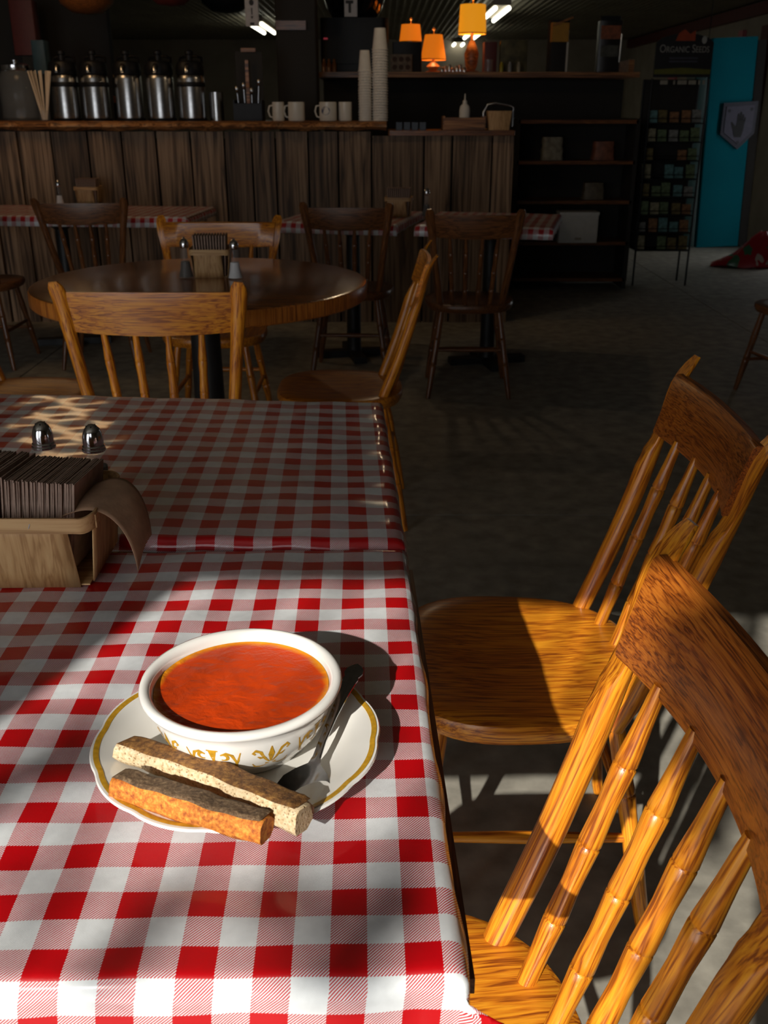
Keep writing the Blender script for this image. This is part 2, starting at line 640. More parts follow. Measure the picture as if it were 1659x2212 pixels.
def bamboo(m, p0, p1, r, nodes, n=12, top=1.0, bot=1.0):
    p0, p1 = Vector(p0), Vector(p1)
    ts = [0]
    rs = [r * .78 * bot]
    K = 26
    marks = []
    for i in range(1, K):
        marks.append((i / K, None))
    for q in nodes:
        marks += [(q - .006, 'e'), (q - .0022, 'g'), (q + .0022, 'g'), (q + .006, 'e')]
    marks.sort()
    L_ = (p1 - p0).length
    prev = 0
    for t, kk in marks:
        if t - ts[-1] < .0012:
            continue
        if kk is None and any(abs(t - q) < .012 for q in nodes):
            continue
        d = min([abs(t - q) for q in nodes] + [.5])
        base = r * (.86 + .14 * max(0, 1 - d / .12))
        e = min(1, t / .12) * (1 - bot) + bot
        e2 = min(1, (1 - t) / .25) * (1 - top) + top
        base *= e * e2
        if kk == 'g':
            base *= .86
        ts.append(t)
        rs.append(base)
    ts.append(1)
    rs.append(r * .8 * top)
    m.tube([p0.lerp(p1, t) for t in ts], rs, n)


def make_chair(label, x, y, yaw, d=(.146, .204, -.138, -.29, .89), mats='oak', slat=None, n=12, group=None, bulge=.028, back_only=False):
    wb, wt, yb, yt, h = d
    zs = .445
    k = mats
    t = thing('spindle_chair', label, 'chair', (x, y, 0), radians(yaw), group)
    # seat: rounded shield with a saddle dish
    m = MB()
    N = 56

    def outline(a):
        c, s = cos(a), sin(a)
        ax_ = .212 + .012 * s
        ay_ = .205 if s > 0 else .208
        e = 2.7
        r = 1.0 / ((abs(c) / ax_) ** e + (abs(s) / ay_) ** e) ** (1 / e)
        return r * c, r * s
    rg = []

    def ring(f, z, dish=0):
        o = []
        for i in range(N):
            a = 2 * pi * i / N
            px_, py_ = outline(a)
            px_, py_ = px_ * f, py_ * f
            zz = z
            if dish:
                rr = sqrt((px_ / .17) ** 2 + ((py_ + .0) / .15) ** 2)
                zz -= .010 * max(0, 1 - rr * rr)
            o.append((px_, py_, zz))
        return o
    rg = [ring(.90, zs - .042), ring(.96, zs - .038), ring(1.0, zs - .022), ring(1.0, zs - .010), ring(.985, zs - .003), ring(.95, zs, 1)]
    for f in (.8, .6, .4, .2, .05):
        rg.append(ring(f, zs, 1))
    m.rings(rg)
    m.build('seat', MAT[k + '_y'], t, 40)

    # posts with flattened, back-swept tips
    def pp(side, u):
        bend = .018 * max(0, (u - .86) / .14) ** 2 + .012 * sin(pi * min(u / .9, 1))
        return Vector((side * lerp(wb, wt, u), lerp(yb, yt, u) - bend + .006, lerp(zs - .03, h, u)))
    for side in (-1, 1):
        m = MB()
        R = []
        us = [0, .04, .08, .2, .35, .5, .6, .66, .70, .74, .8, .86, .9, .94, .97, .99, 1.0]
        axis = (pp(side, 1) - pp(side, 0)).normalized()
        ax_ = Vector((1, 0, 0))
        ax_ = (ax_ - axis * ax_.dot(axis)).normalized()
        ay_ = axis.cross(ax_)
        for u in us:
            p = pp(side, u)
            r = .0165 if u > .1 else lerp(.0145, .0165, u / .1)
            w = r * (1 + .30 * max(0, min(1, (u - .66) / .2)))
            flat = max(0, min(1, (u - .62) / .1))           # front shaved off
            if u > .95:
                w *= 1 - .5 * ((u - .95) / .05) ** 1.6
            ring_ = []
            for i in range(n + 4):
                a = 2 * pi * i / (n + 4)
                c, s = cos(a) * w, sin(a) * r
                lim = lerp(r, -.001, flat)
                s_ = s
                if s_ > lim:
                    s_ = lim
                if u > .9:
                    s_ = lerp(s_, max(s_, -.006), min(1, (u - .9) / .1))
                ring_.append(p + ax_ * c + ay_ * s_)
            R.append(ring_)
        m.rings(R)
        m.build('back_post', MAT[k + '_z'], t, 50, grain=(pp(side, 0), pp(side, 1)))

    # curved slat between the posts
    u0, u1 = .73, .94

    def sl(a, b, f):
        u = lerp(u0, u1, b)
        c = lerp(-1, 1, a)
        p = pp(1, u)
        q = 1 - c * c
        edge = -.006 * q * abs(b - .5) * 2 if b < .5 else .001 * q
        return Vector((c * (p.x - .006), p.y - lerp(bulge, bulge * .4, b) * q + f * .0065 + .004, p.z + edge))
    m = MB()
    R = []
    for i in range(21):
        a = i / 20
        sec = [(0, -1), (.04, -1.25), (.96, -1.25), (1, -1), (1, .6), (.96, 1), (.04, 1), (0, .6)]
        R.append([sl(a, b, f) for b, f in sec])
    m.rings(R)
    m.build('crest_slat', slat or MAT[k + '_x'], t, 40)

    # four bamboo-turned spindles
    for i in range(4):
        c = (-.6, -.2, .2, .6)[i]
        q = 1 - c * c
        b0 = Vector((c * wb * 1.02, yb - .040 * q + .006, zs - .02))
        tp = sl((c + 1) / 2, 0, 0) + Vector((0, 0, .012))
        m = MB()
        bamboo(m, b0, tp, .0122, (.27, .52, .77), n, top=.72)
        m.build('spindle', MAT[k + '_z'], t, 60, grain=(b0, tp))
    # legs
    feet = {}
    for sx in (-1, 1):
        for sy in (-1, 1):
            a = Vector((sx * .135, sy * .13 - (.01 if sy < 0 else 0), zs - .03))
            b = Vector((sx * .195, sy * .185 + (-.03 if sy < 0 else 0), 0))
            feet[(sx, sy)] = (a, b)
            m = MB()
            bamboo(m, a, b, .0165, (.33, .62), n, top=.75, bot=.9)
            m.build('leg', MAT[k + '_z'], t, 60, grain=(a, b))
    for sx in (-1, 1):
        a = feet[(sx, 1)][0].lerp(feet[(sx, 1)][1], .52)
        b = feet[(sx, -1)][0].lerp(feet[(sx, -1)][1], .52)
        MB().tube([a, a.lerp(b, .5), b], [.0075, .0105, .0075], n).build('side_stretcher', MAT[k + '_y'], t, 60)
    for sy, f in ((1, .62), (-1, .45)):
        a = feet[(-1, sy)][0].lerp(feet[(-1, sy)][1], f)
        b = feet[(1, sy)][0].lerp(feet[(1, sy)][1], f)
        MB().tube([a, a.lerp(b, .5), b], [.0075, .0105, .0075], n).build('cross_stretcher', MAT[k + '_x'], t, 60)
    return t


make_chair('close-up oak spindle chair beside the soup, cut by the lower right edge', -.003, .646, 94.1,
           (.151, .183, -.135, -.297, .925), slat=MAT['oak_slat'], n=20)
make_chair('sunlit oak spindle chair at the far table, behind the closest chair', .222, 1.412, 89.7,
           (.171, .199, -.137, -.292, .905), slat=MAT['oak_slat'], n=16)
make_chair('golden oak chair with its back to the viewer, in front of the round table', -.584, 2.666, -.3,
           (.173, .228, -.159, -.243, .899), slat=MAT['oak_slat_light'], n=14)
make_chair('oak chair seen edge-on at the right of the round table', -.147, 3.13, 90.5,
           (.135, .18, -.138, -.29, .89), n=14)
make_chair('brown chair at the left of the round table, only its seat in view', -1.17, 3.03, -97,
           (.146, .20, -.138, -.29, .89), n=10)
make_chair('wide brown chair behind the round table, facing the viewer', -.70, 4.02, 180,
           (.18, .25, -.138, -.25, .875), n=10)
DG = 'dark wooden chairs at the back tables'
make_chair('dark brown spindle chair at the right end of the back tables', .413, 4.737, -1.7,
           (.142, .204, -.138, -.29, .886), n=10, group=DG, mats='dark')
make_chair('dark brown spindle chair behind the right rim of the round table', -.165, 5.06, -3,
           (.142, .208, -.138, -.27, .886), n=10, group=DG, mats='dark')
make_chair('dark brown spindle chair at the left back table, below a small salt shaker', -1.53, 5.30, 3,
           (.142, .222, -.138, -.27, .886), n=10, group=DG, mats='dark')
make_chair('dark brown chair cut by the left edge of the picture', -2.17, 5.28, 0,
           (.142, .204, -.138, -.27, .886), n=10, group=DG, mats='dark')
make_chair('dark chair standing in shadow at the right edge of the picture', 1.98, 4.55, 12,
           (.142, .204, -.138, -.29, .886), n=10, group=DG, mats='dark')


# ------------------------------------------------------------------ tables and cloths
def drop(d, R=.012, flare=0.0):
    """distance past the edge -> (outward, downward)"""
    d += R
    if d <= 0:
        return d - R, 0.0
    q = R * pi / 2
    if d < q:
        return R * sin(d / R) - R, R * (1 - cos(d / R))
    return flare * (d - q), R + (d - q)


def ripple(x, y):
    return .0009 * sin(23 * x + 5 * y) * sin(17 * y + 2) + .0006 * sin(61 * x - 31 * y + 1) + .0005 * sin(90 * y + 11 * x)


def tablecloth(name, label, S, T, over, W, ztop, uvf, nu, nv, corner=None, group=None):
    """S=(s0,s1) T=(t0,t1) table extents; over=(left,right,front,back) overhang; W maps (s,t)->(x,y)"""
    ol, orr, of, ob = over
    m = MB()

    def fn(a, b):
        s = lerp(S[0] - ol, S[1] + orr, a)
        t = lerp(T[0] - of, T[1] + ob, b)
        dz, ss, tt = 0, s, t
        r_in = .012
        if s > S[1] - r_in:
            o, dn = drop(s - S[1], flare=.05)
            ss = S[1] + o
            dz = max(dz, dn)
        elif s < S[0] + r_in:
            o, dn = drop(S[0] - s, flare=.05)
            ss = S[0] - o
            dz = max(dz, dn)
        if t < T[0] + r_in:
            o, dn = drop(T[0] - t, flare=.06)
            tt = T[0] - o
            dz = max(dz, dn)
        elif t > T[1] - r_in:
            o, dn = drop(t - T[1], flare=.06)
            tt = T[1] + o
            dz = max(dz, dn)
        if corner and s > S[1] and t < T[0]:
            q = min(1, (T[0] - t) / .03)
            ss += corner * q * min(1, (s - S[1]) / .03) + .004 * sin(t * 190)
            tt -= .004 * q
        x, y = W(ss, tt)
        if dz > .012:
            x += .0025 * sin(38 * t)
            y += (-1 if t < T[0] else 1) * .003 * abs(sin(27 * s + 1)) if (t < T[0] or t > T[1]) else 0
        return (x, y, ztop - dz + ripple(x, y))
    m.grid(fn, nu, nv, lambda a, b: uvf(lerp(S[0] - ol, S[1] + orr, a), lerp(T[0] - of, T[1] + ob, b)))
    o = m.build(name, MAT['gingham'], smooth=180)
    md = o.modifiers.new('thickness', 'SOLIDIFY')
    md.thickness = .0014
    md.offset = -1
    return tag(o, label, 'tablecloth', group)


def pedestal_table(label, S, T, W, ztop, th=.034, band=0.0, group=None):
    c = W((S[0] + S[1]) / 2, (T[0] + T[1]) / 2)
    t = thing('dining_table', label, 'table', (c[0], c[1], 0), 0, group)
    m = MB()
    g = .006
    poly = [W(S[0] + g, T[0] + g), W(S[1] - g, T[0] + g), W(S[1] - g, T[1] - g), W(S[0] + g, T[1] - g)]
    poly = [(p[0] - c[0], p[1] - c[1]) for p in poly]
    m.prism(poly, ztop - th, ztop - .0035)
    m.build('tabletop', MAT['brown_edge'], t)
    if band:
        m = MB()
        poly = [W(S[0] - band, T[0] + .03), W(S[1] + band, T[0] + .03), W(S[1] + band, T[1]), W(S[0] - band, T[1])]
        poly = [(p[0] - c[0], p[1] - c[1]) for p in poly]
        m.prism(poly, ztop - th - .014, ztop - th)
        m.build('underframe', MAT['brown_edge'], t)
    MB().lathe([(.001, .03), (.045, .03), (.04, .06), (.036, ztop - .1), (.09, ztop - .07), (.09, ztop - th)], 20, cap=True).build('column', MAT['iron'], t, 40)
    m = MB()
    for a in (0, pi / 2):
        m.box((0, 0, .02), (.42, .07, .035), a + .2)
    m.build('base', MAT['iron'], t)
    return t


YAW = radians(1.37)


def Wn(s, t):
    s = s - .016 * t
    return (.057 + s * cos(YAW) - t * sin(YAW), .470 + s * sin(YAW) + t * cos(YAW))


def uv_near(s, t):
    # pattern origin: corner of a red check at (-.240,.494)
    ox = (-.240 - .057) * cos(YAW) + (.494 - .470) * sin(YAW)
    oy = -(-.240 - .057) * sin(YAW) + (.494 - .470) * cos(YAW)
    return (s - .016 * t - ox, t - oy)


ZT = .76
pedestal_table('table under the red gingham cloth nearest to the viewer', (-.98, 0), (0, .683), Wn, ZT, band=.008)
tablecloth('tablecloth', 'red and white gingham cloth under the soup plate', (-.98, 0), (0, .683), (.03, .026, .052, .0), Wn, ZT, uv_near, 170, 150, corner=.026)

NR, FR, FL, NL = Vector((.0295, 1.156)), Vector((-.002, 1.817)), Vector((-1.1, 1.915)), Vector((-1.1, 1.186))


def Wf(s, t):
    a, b = -s / 1.13, t / .66
    p = (NR * (1 - a) + NL * a) * (1 - b) + (FR * (1 - a) + FL * a) * b
    return (p.x, p.y)


pedestal_table('table behind the near table, under a shaded gingham cloth', (-1.13, 0), (0.004, .66), Wf, .764)
tablecloth('tablecloth', 'shaded red gingham cloth of the farther table, behind the napkin basket', (-1.13, 0), (-.001, .66), (.03, .03, .013, .03), Wf, .7655,
           lambda s, t: (s + .0245, t - .0134), 140, 100)


def back_table(a, b, depth, lab_t, lab_c, ph=0):
    d = (b - a)
    L_ = d.xy.length
    ang = atan2(d.y, d.x)

    def W(s, t):
        return (a.x + s * cos(ang) - t * sin(ang), a.y + s * sin(ang) + t * cos(ang))
    pedestal_table(lab_t, (0, L_), (0, depth), W, .76, group='back tables along the counter')
    tablecloth('tablecloth', lab_c, (0, L_), (0, depth), (.04, .04, .05, .04), W, .762, lambda s, t: (s + ph, t), 60, 40, group='gingham cloths on the back tables')
    return W, L_


pq0, pq1 = atz(592, 479, .76), atz(1196, 494, .76)
WA, LA = back_table(pq0, pq0.lerp(pq1, .455), .72, 'left one of two joined back tables below the foam cups', 'gingham cloth on the back table below the foam cups', .01)
WB, LB = back_table(pq0.lerp(pq1, .455 + .09 / (pq1 - pq0).length), pq1, .72, 'right one of two joined back tables, end nearest the white box', 'gingham cloth on the back table nearest the white box', .0)
WC, LC = back_table(atz(-240, 464, .76), atz(405, 470, .76), .62, 'back table at the left below the coffee flasks', 'gingham cloth on the back table below the coffee flasks', .02)

# round table
rt = thing('round_table', 'round varnished oak table with a thick edge', 'table', (-.615, 3.31, 0))
RZ, RR = .757, .557
MB().lathe([(.001, RZ), (.2, RZ), (RR - .012, RZ), (RR - .003, RZ - .003)], 96).build('tabletop', MAT['table_wood'], rt, 60)
MB().lathe([(RR - .003, RZ - .003), (RR, RZ - .008), (RR, RZ - .048), (RR - .006, RZ - .054), (RR - .05, RZ - .054), (.001, RZ - .05)], 96).build('edge_band', MAT['table_edge'], rt, 50)
MB().lathe([(.001, .05), (.07, .05), (.055, .1), (.05, .6), (.12, .68), (.12, RZ - .05)], 24).build('column', MAT['iron'], rt, 40)
m = MB()
for a in (0.3, 0.3 + pi / 2):
    m.box((0, 0, .03), (.7, .08, .05), a)
m.build('base', MAT['iron'], rt)

# ------------------------------------------------------------------ plate, bowl, soup
PC = Vector((-.1272, .703))
PZ = ZT + .0012


def scallop(a, r, z):
    k = max(0, (r - .085) / .037)
    return 1 + .022 * k * (abs(sin(a * 6 + .4)) ** .6 - .6)


pl = thing('plate', 'scalloped white plate with a mustard rim line under the soup bowl', 'plate', (PC.x, PC.y, PZ))
MB().lathe([(.001, .001), (.055, .001), (.06, .0), (.063, .003), (.075, .008), (.1, .0165), (.1215, .0225), (.1235, .0240), (.1225, .0258), (.118, .0255),
            (.1, .0205), (.083, .0135), (.074, .0095), (.05, .0085), (.001, .0085)], 144, mod=scallop).build('dish', MAT['china'], pl, 60)
MB().lathe([(.1205, .0262), (.1188, .0261), (.1160, .0254), (.1160, .0248), (.1188, .0250), (.1205, .0255)], 144, mod=scallop).build('rim_line', MAT['gold'], pl, 60)

BC = Vector((-.1240, .7215))
BZ = PZ + .0092
bw = thing('soup_bowl', 'white china bowl with mustard scrollwork holding tomato soup', 'bowl', (BC.x, BC.y, BZ))
OUT = [(.001, .004), (.042, .004), (.048, 0), (.054, 0), (.056, .005), (.064, .012), (.0712, .0215), (.0760, .033), (.0788, .045), (.0800, .0520),
       (.0832, .0542), (.0864, .0565), (.0875, .0592), (.0864, .0619), (.0830, .0632), (.0795, .0620)]
INN = [(.0768, .058), (.0755, .050), (.072, .038), (.062, .022), (.045, .012), (.02, .009), (.001, .009)]
MB().lathe(OUT + INN, 96).build('body', MAT['china'], bw, 50)
SZ = .0525
m = MB()
m.lathe([(.0001, 0), (.02, 0), (.05, 0), (.07, 0), (.0745, .0004), (.0757, .0012)], 80)
soup = m.build('tomato_soup', MAT['soup'], smooth=180, loc=(BC.x, BC.y, BZ + SZ))
tag(soup, 'orange-red tomato soup filling the white bowl', 'soup')


# printed scrollwork, laid on the bowl wall
def bowl_r(z):
    pts = OUT[4:10]
    for (r0, z0), (r1, z1) in zip(pts, pts[1:]):
        if z0 <= z <= z1:
            return lerp(r0, r1, (z - z0) / (z1 - z0))
    return pts[-1][0]


def stroke(m, pts, w, th0):
    """ribbon in (arc metres, height) on the bowl wall"""
    pts = [Vector(p) for p in pts]
    Lr, Rr = [], []
    n = len(pts)
    for i, p in enumerate(pts):
        t = (pts[min(i + 1, n - 1)] - pts[max(i - 1, 0)])
        t = t.normalized() if t.length > 1e-9 else Vector((1, 0))
        nn = Vector((-t.y, t.x))
        ww = w[i] if hasattr(w, '__len__') else w
        for lst, s in ((Lr, 1), (Rr, -1)):
            q = p + nn * ww * s
            z = min(max(q.y, .0065), .0455)
            r = bowl_r(z) + .0004
            a = th0 + q.x / .072
            lst.append((r * cos(a), r * sin(a), z))
    b = len(m.v)
    m.v += Lr + Rr
    for i in range(n - 1):
        m.f.append((b + i, b + i + 1, b + n + i + 1, b + n + i))


def arcpts(cx, cy, r, a0, a1, n=10, grow=0):
    return [(cx + (r + grow * i / n) * cos(lerp(a0, a1, i / n)), cy + (r + grow * i / n) * sin(lerp(a0, a1, i / n))) for i in range(n + 1)]


for i in range(10):
    a = radians(-90 - 10.9 + 36 * i)
    m = MB()
    W1 = .0009
    if i % 2 == 0:
        stroke(m, [(0, .041), (0, .030), (0, .024)], [.0032, .0010, .0012], a)
        stroke(m, [(-.0045, .0415), (.0045, .0415)], .0007, a)
        stroke(m, [(-.0055, .0255), (0, .0245), (.0055, .0255)], [.0006, .0013, .0006], a)
        stroke(m, [(0, .024), (0, .0195), (0, .0145)], [.0004, .0023, .0003], a)
        for s in (-1, 1):
            stroke(m, [(s * x, y) for x, y in arcpts(.0085, .0345, .0032, -2.2, 2.4, 12)], [W1 * (.6 + .8 * abs(sin(j * .26))) for j in range(13)], a)
            stroke(m, [(s * x, y) for x, y in [(.0062, .0371), (.0105, .0395), (.0150, .0370), (.0175, .0300), (.0185, .022)]], [.0006, .0012, .0014, .001, .0004], a)
            stroke(m, [(s * x, y) for x, y in [(.0215, .0400), (.0195, .0310), (.0160, .0215), (.0105, .0165), (.0045, .0165)]], [.0004, .0009, .0012, .0010, .0005], a)
    else:
        stroke(m, [(0, .0425), (0, .0335), (0, .0235)], [.0003, .0026, .0004], a)
        for s in (-1, 1):
            stroke(m, [(s * x, y) for x, y in [(.0012, .0235), (.0050, .0290), (.0085, .0375), (.0125, .0400), (.0145, .0375), (.0125, .0355)]], [.0005, .001, .0013, .0015, .0011, .0008], a)
            stroke(m, [(s * x, y) for x, y in [(.0040, .0300), (.0085, .0305), (.0110, .0330)]], [.0005, .0013, .0004], a)
            stroke(m, [(s * x, y) for x, y in [(.0030, .0200), (.0085, .0180), (.0130, .0195), (.0150, .0240)]], [.0004, .001, .0010, .0004], a)
            stroke(m, [(s * x, y) for x, y in [(.0015, .0215), (.0045, .0225)]], [.0005, .0009], a)
    m.build('scroll_motif', MAT['gold'], bw, 180)


# ------------------------------------------------------------------ toast
def toast(label, pa, pb, width, thick, tilt, mat_top, mat_low, mat_body, seed, taper=1.0):
    """long toast piece from pa to pb; width runs away from the viewer before tilting about the long axis"""
    rnd = random.Random(seed)
    pa, pb = Vector(pa), Vector(pb)
    ex = (pb - pa).normalized()
    ey = Vector((0, 0, 1)).cross(ex).normalized()
    ez = ex.cross(ey)
    c, s = cos(tilt), sin(tilt)
    ay = ey * c + ez * s
    az = -ey * s + ez * c
    L_ = (pb - pa).length
    t = thing('toast_slice', label, 'toast', pa)
    N = 26
    wob = [[rnd.uniform(-1, 1) for _ in range(4)] for _ in range(N + 1)]
    wob = [[(wob[max(i - 1, 0)][k] + wob[i][k] * 1.5 + wob[min(i + 1, N)][k]) / 3 for k in range(4)] for i in range(N + 1)]

    def sec(i, z0, z1, y0, y1, amp):
        u = i / N
        x = u * L_
        arch = sin(pi * min(max(u, 0), 1)) ** .45
        w1 = lerp(.82, 1, arch)
        ew = min(1, u / .06, (1 - u) / .06) ** .5 if 0 < u < 1 else 0
        hh = lerp(.62, 1, ew)
        zm = (z0 + z1) / 2
        a0 = z0
        a1 = z0 + (z1 - z0) * lerp(.88, 1, ew) * lerp(taper, 1, u)
        a1 += .0007 * sin(11 * u + seed) + .0006 * sin(27 * u + 2 * seed)
        r = .18 * (z1 - z0)
        yy1 = lerp(y0, y1, 1) * w1
        pts = [(y0, a0 + r), (y0 + r, a0), (yy1 - r * 1.5, a0), (yy1, a0 + r * 1.5), (yy1, a1 - r * 1.5), (yy1 - r * 1.5, a1), (y0 + r, a1), (y0, a1 - r)]
        o = []
        for k, (py, pz) in enumerate(pts):
            w_ = wob[i][k % 4] * amp
            bow = .004 * sin(pi * u) * (1 if seed == 3 else -.6)
            o.append(ex * x + ay * (py + w_ + bow) + az * (pz + w_ * .6))
        return o
    m = MB()
    m.rings([sec(i, 0, thick, 0, width, .0014) for i in range(N + 1)])
    m.build('crumb', mat_body, t, 70)

    def layer(nm, z0, z1, mat):
        m = MB()
        nu, nv = 34, 8
        rn = random.Random(seed + 5)
        hgt = [[rn.uniform(0, .0012) for _ in range(nv + 1)] for _ in range(nu + 1)]
        top, low = [], []

        def P(i, j, z):
            u = i / nu
            arch = sin(pi * u) ** .45 if 0 < u < 1 else 0
            w1 = lerp(.82, 1, arch)
            uu = lerp(.012, .988, u)
            z = z + (.0007 * sin(11 * u + seed) + .0006 * sin(27 * u + 2 * seed)) * (z > .005)
            return ex * (uu * L_) + ay * (lerp(.0006, width * w1 - .002, j / nv) + .004 * sin(pi * u) * (1 if seed == 3 else -.6)) + az * (z if z < .005 else z * lerp(taper, 1, u))
        sg = 1 if z1 > z0 else -1
        b0 = len(m.v)
        for j in range(nv + 1):
            for i in range(nu + 1):
                ed = 0 if (i in (0, nu) or j in (0, nv)) else 1
                m.v.append(tuple(P(i, j, z1 + sg * hgt[i][j] * ed - sg * .0012 * (1 - ed))))
        for j in range(nv):
            for i in range(nu):
                q = b0 + j * (nu + 1) + i
                f = (q, q + 1, q + nu + 2, q + nu + 1)
                m.f.append(f if sg > 0 else f[::-1])
        m.build(nm, mat, t, 180)
    layer('grilled_face', thick - .001, thick + .0006, mat_top)
    if mat_low:
        layer('grilled_face', .001, -.0006, mat_low)
    return t


toast('dark-grilled toast piece lying against the bowl, pale cut side forward', atz(243, 1644, .785), atz(634, 1812, .786), .029, .0225, radians(-13), MAT['grill'], None, MAT['crumb'], 3, taper=.74)
toast('golden toast piece at the front of the plate, grilled side to the viewer', atz(235, 1726, .7855), atz(561, 1830, .786), .0245, .0195, radians(-12), MAT['crust'], None, MAT['golden'], 9, taper=1.0)

# ------------------------------------------------------------------ spoon
sp0 = at(622, 1752, .606)
sp0.z = PZ + .0205
spt = atz(772, 1424, .815)
spn = atz(694, 1612, .797)
sd = (spt.xy - sp0.xy).normalized()
sr = Vector((sd.y, -sd.x))
SLen = (spt.xy - sp0.xy).length
m = MB()
R = []
stn = [(0, .0, .001), (.03, .010, 0), (.09, .0175, -.002), (.16, .0212, -.003), (.23, .0202, -.003), (.29, .014, -.001), (.335, .0055, .002), (.37, .0036, .005), (.45, .0032, .011),
       (.6, .0036, .017), (.75, .0046, .021), (.85, .0062, .0235), (.885, .0072, .0242), (.9, .0064, .0246), (.93, .0088, .0253), (.965, .0078, .0262), (.985, .0050, .0268), (1.0, .0014, .027)]
for u, w, z in stn:
    bowl = max(0, 1 - ((u - .165) / .165) ** 2) if u < .33 else 0
    c2 = sp0.xy + sd * (u * SLen)
    row_t, row_b = [], []
    for k in range(9):
        q = -1 + k / 4
        zz = sp0.z + z + bowl * .004 * q * q - bowl * .0075 * (1 - q * q) + (.0007 * (1 - q * q) if u > .34 else 0)
        p2 = c2 + sr * (q * w)
        row_t.append((p2.x, p2.y, zz + .0007))
        row_b.append((p2.x, p2.y, zz - .0008))
    R.append(row_t + row_b[::-1])
m.rings(R)
sp = m.build('soup_spoon', MAT['spoon'], smooth=60)
tag(sp, 'steel soup spoon resting on the plate beside the bowl', 'spoon')


# ------------------------------------------------------------------ napkin baskets
def rounded_rect(x0, x1, y0, y1, r, n=6):
    p = []
    for cx, cy, a0 in ((x1 - r, y1 - r, 0), (x0 + r, y1 - r, pi / 2), (x0 + r, y0 + r, pi), (x1 - r, y0 + r, 3 * pi / 2)):
        for i in range(n + 1):
            a = a0 + pi / 2 * i / n
            p.append((cx + r * cos(a), cy + r * sin(a)))
    return p


def basket(label, loc, rz, wx, wy, h, fine=True, group=None):
    t = thing('napkin_basket', label, 'basket', loc, rz, group)
    hx, hy = wx / 2, wy / 2
    th = .0018
    fl = .010       # sides lean out towards the rim

    def panel(nm, pts, nrm):
        """four corner points (bl, br, tr, tl) with slightly warped surface"""
        P = [Vector(p) for p in pts]
        m = MB()
        nu, nv = 6, 4

        def f(a, b):
            p = (P[0] * (1 - a) + P[1] * a) * (1 - b) + (P[3] * (1 - a) + P[2] * a) * b
            return p + Vector(nrm) * (.0012 * sin(pi * a) * sin(pi * b))
        m.grid(f, nu, nv)
        o = m.build(nm, MAT['veneer'], t, 180)
        md = o.modifiers.new('thickness', 'SOLIDIFY')
        md.thickness = th
        md.offset = 0
        return o
    g = .016
    panel('front_panel', [(-hx + .004, -hy, 0), (hx - g + .004, -hy, 0), (hx - g - .002, -hy - fl, h - .004), (-hx + .004, -hy - fl, h - .004)], (0, -1, 0))
    panel('back_panel', [(hx - .006, hy, 0), (-hx + .006, hy, 0), (-hx + .006, hy + fl, h - .004), (hx - .006, hy + fl, h - .004)], (0, 1, 0))
    panel('side_panel', [(hx, -hy + .012, .002), (hx, hy - .004, .002), (hx + fl, hy - .004, h - .004), (hx + fl, -hy + .006, h - .004)], (1, 0, 0))
    panel('side_panel', [(-hx, hy - .004, .002), (-hx, -hy + .012, .002), (-hx - fl, -hy + .006, h - .004), (-hx - fl, hy - .004, h - .004)], (-1, 0, 0))
    MB().box((0, 0, .0025), (wx - .004, wy - .004, .002)).build('bottom', MAT['veneer_x'], t)
    m = MB()
    e = fl + .003
    po = rounded_rect(-hx - e, hx + e, -hy - e, hy + e, .02)
    pi_ = rounded_rect(-hx - e + th * 1.6, hx + e - th * 1.6, -hy - e + th * 1.6, hy + e - th * 1.6, .018)
    R = []
    for k in range(len(po)):
        zz = h - .001 * sin(k * .9)
        R.append([(po[k][0], po[k][1], zz - .019), (po[k][0], po[k][1], zz), (pi_[k][0], pi_[k][1], zz), (pi_[k][0], pi_[k][1], zz - .019)])
    m.rings(R, closed=True)
    m.build('rim_band', MAT['veneer_x'], t, 40)
    if fine:
        MB().box((hx * .28, -hy - e - .0003, h - .009), (.0009, .0008, .006), M=Matrix.Rotation(.35, 3, 'Y')).build('staple', MAT['steel'], t)
        MB().box((hx + e + .0003, -hy * .2, h - .009), (.0008, .0009, .005)).build('staple', MAT['steel'], t)
        m = MB()
        m.prism(rounded_rect(hx + e - .0006, hx + e + .0013, -hy + .004, -hy + .05, .0004, 1), h - .0185, h - .002)
        m.build('rim_overlap', MAT['veneer_x'], t)
    return t


BKX, BKY = -.432, 1.100
basket('tan veneer basket packed with brown napkins, left of the soup', (BKX, BKY, ZT + .001), radians(1.0), .162, .134, .094)
# standing napkins, each one a folded sheet
NPG = 'brown paper napkins standing in the near basket'
rn = random.Random(4)
npm = []
for v in range(4):
    m = MB()
    R = []
    for j in range(8):
        b = j / 7
        z = b * .112
        sh = .003 * sin(b * 2.2) + .0004 * sin(b * 7 + v * 2)
        thk = .00104 * (1 if b < .95 else .8)
        fr = -.055 + .002 * sin(b * 5 + v)
        R.append([(sh - thk, fr, z), (sh + thk, fr, z), (sh + thk * .8, .05, z), (sh - thk * .8, .05, z)])
    m.rings(R)
    o = m.build('paper_napkin', MAT['napkin'], smooth=50)
    npm.append(o.data)
    bpy.data.objects.remove(o)
xn = BKX - .078
idx = 0
while xn < BKX + .058:
    o = bpy.data.objects.new('paper_napkin', npm[idx % 4])
    COL.objects.link(o)
    gap = .0066 if idx in (14, 18) else 0
    xn += .00222 + rn.uniform(0, .0002) + gap
    q = (xn - BKX) / .07
    o.location = (xn, BKY + rn.uniform(-.0015, .0015), ZT + .005 + (.010 if idx > 18 else .014) + rn.uniform(0, .0012) - .004 * q)
    o.rotation_euler = (radians(rn.uniform(-.5, .5) - 3), radians(5 + 2 * q + rn.uniform(-.15, .15)), radians(rn.uniform(-.4, .4) - 3))
    tag(o, 'brown folded paper napkin standing in the near veneer basket', 'napkin', NPG)
    idx += 1
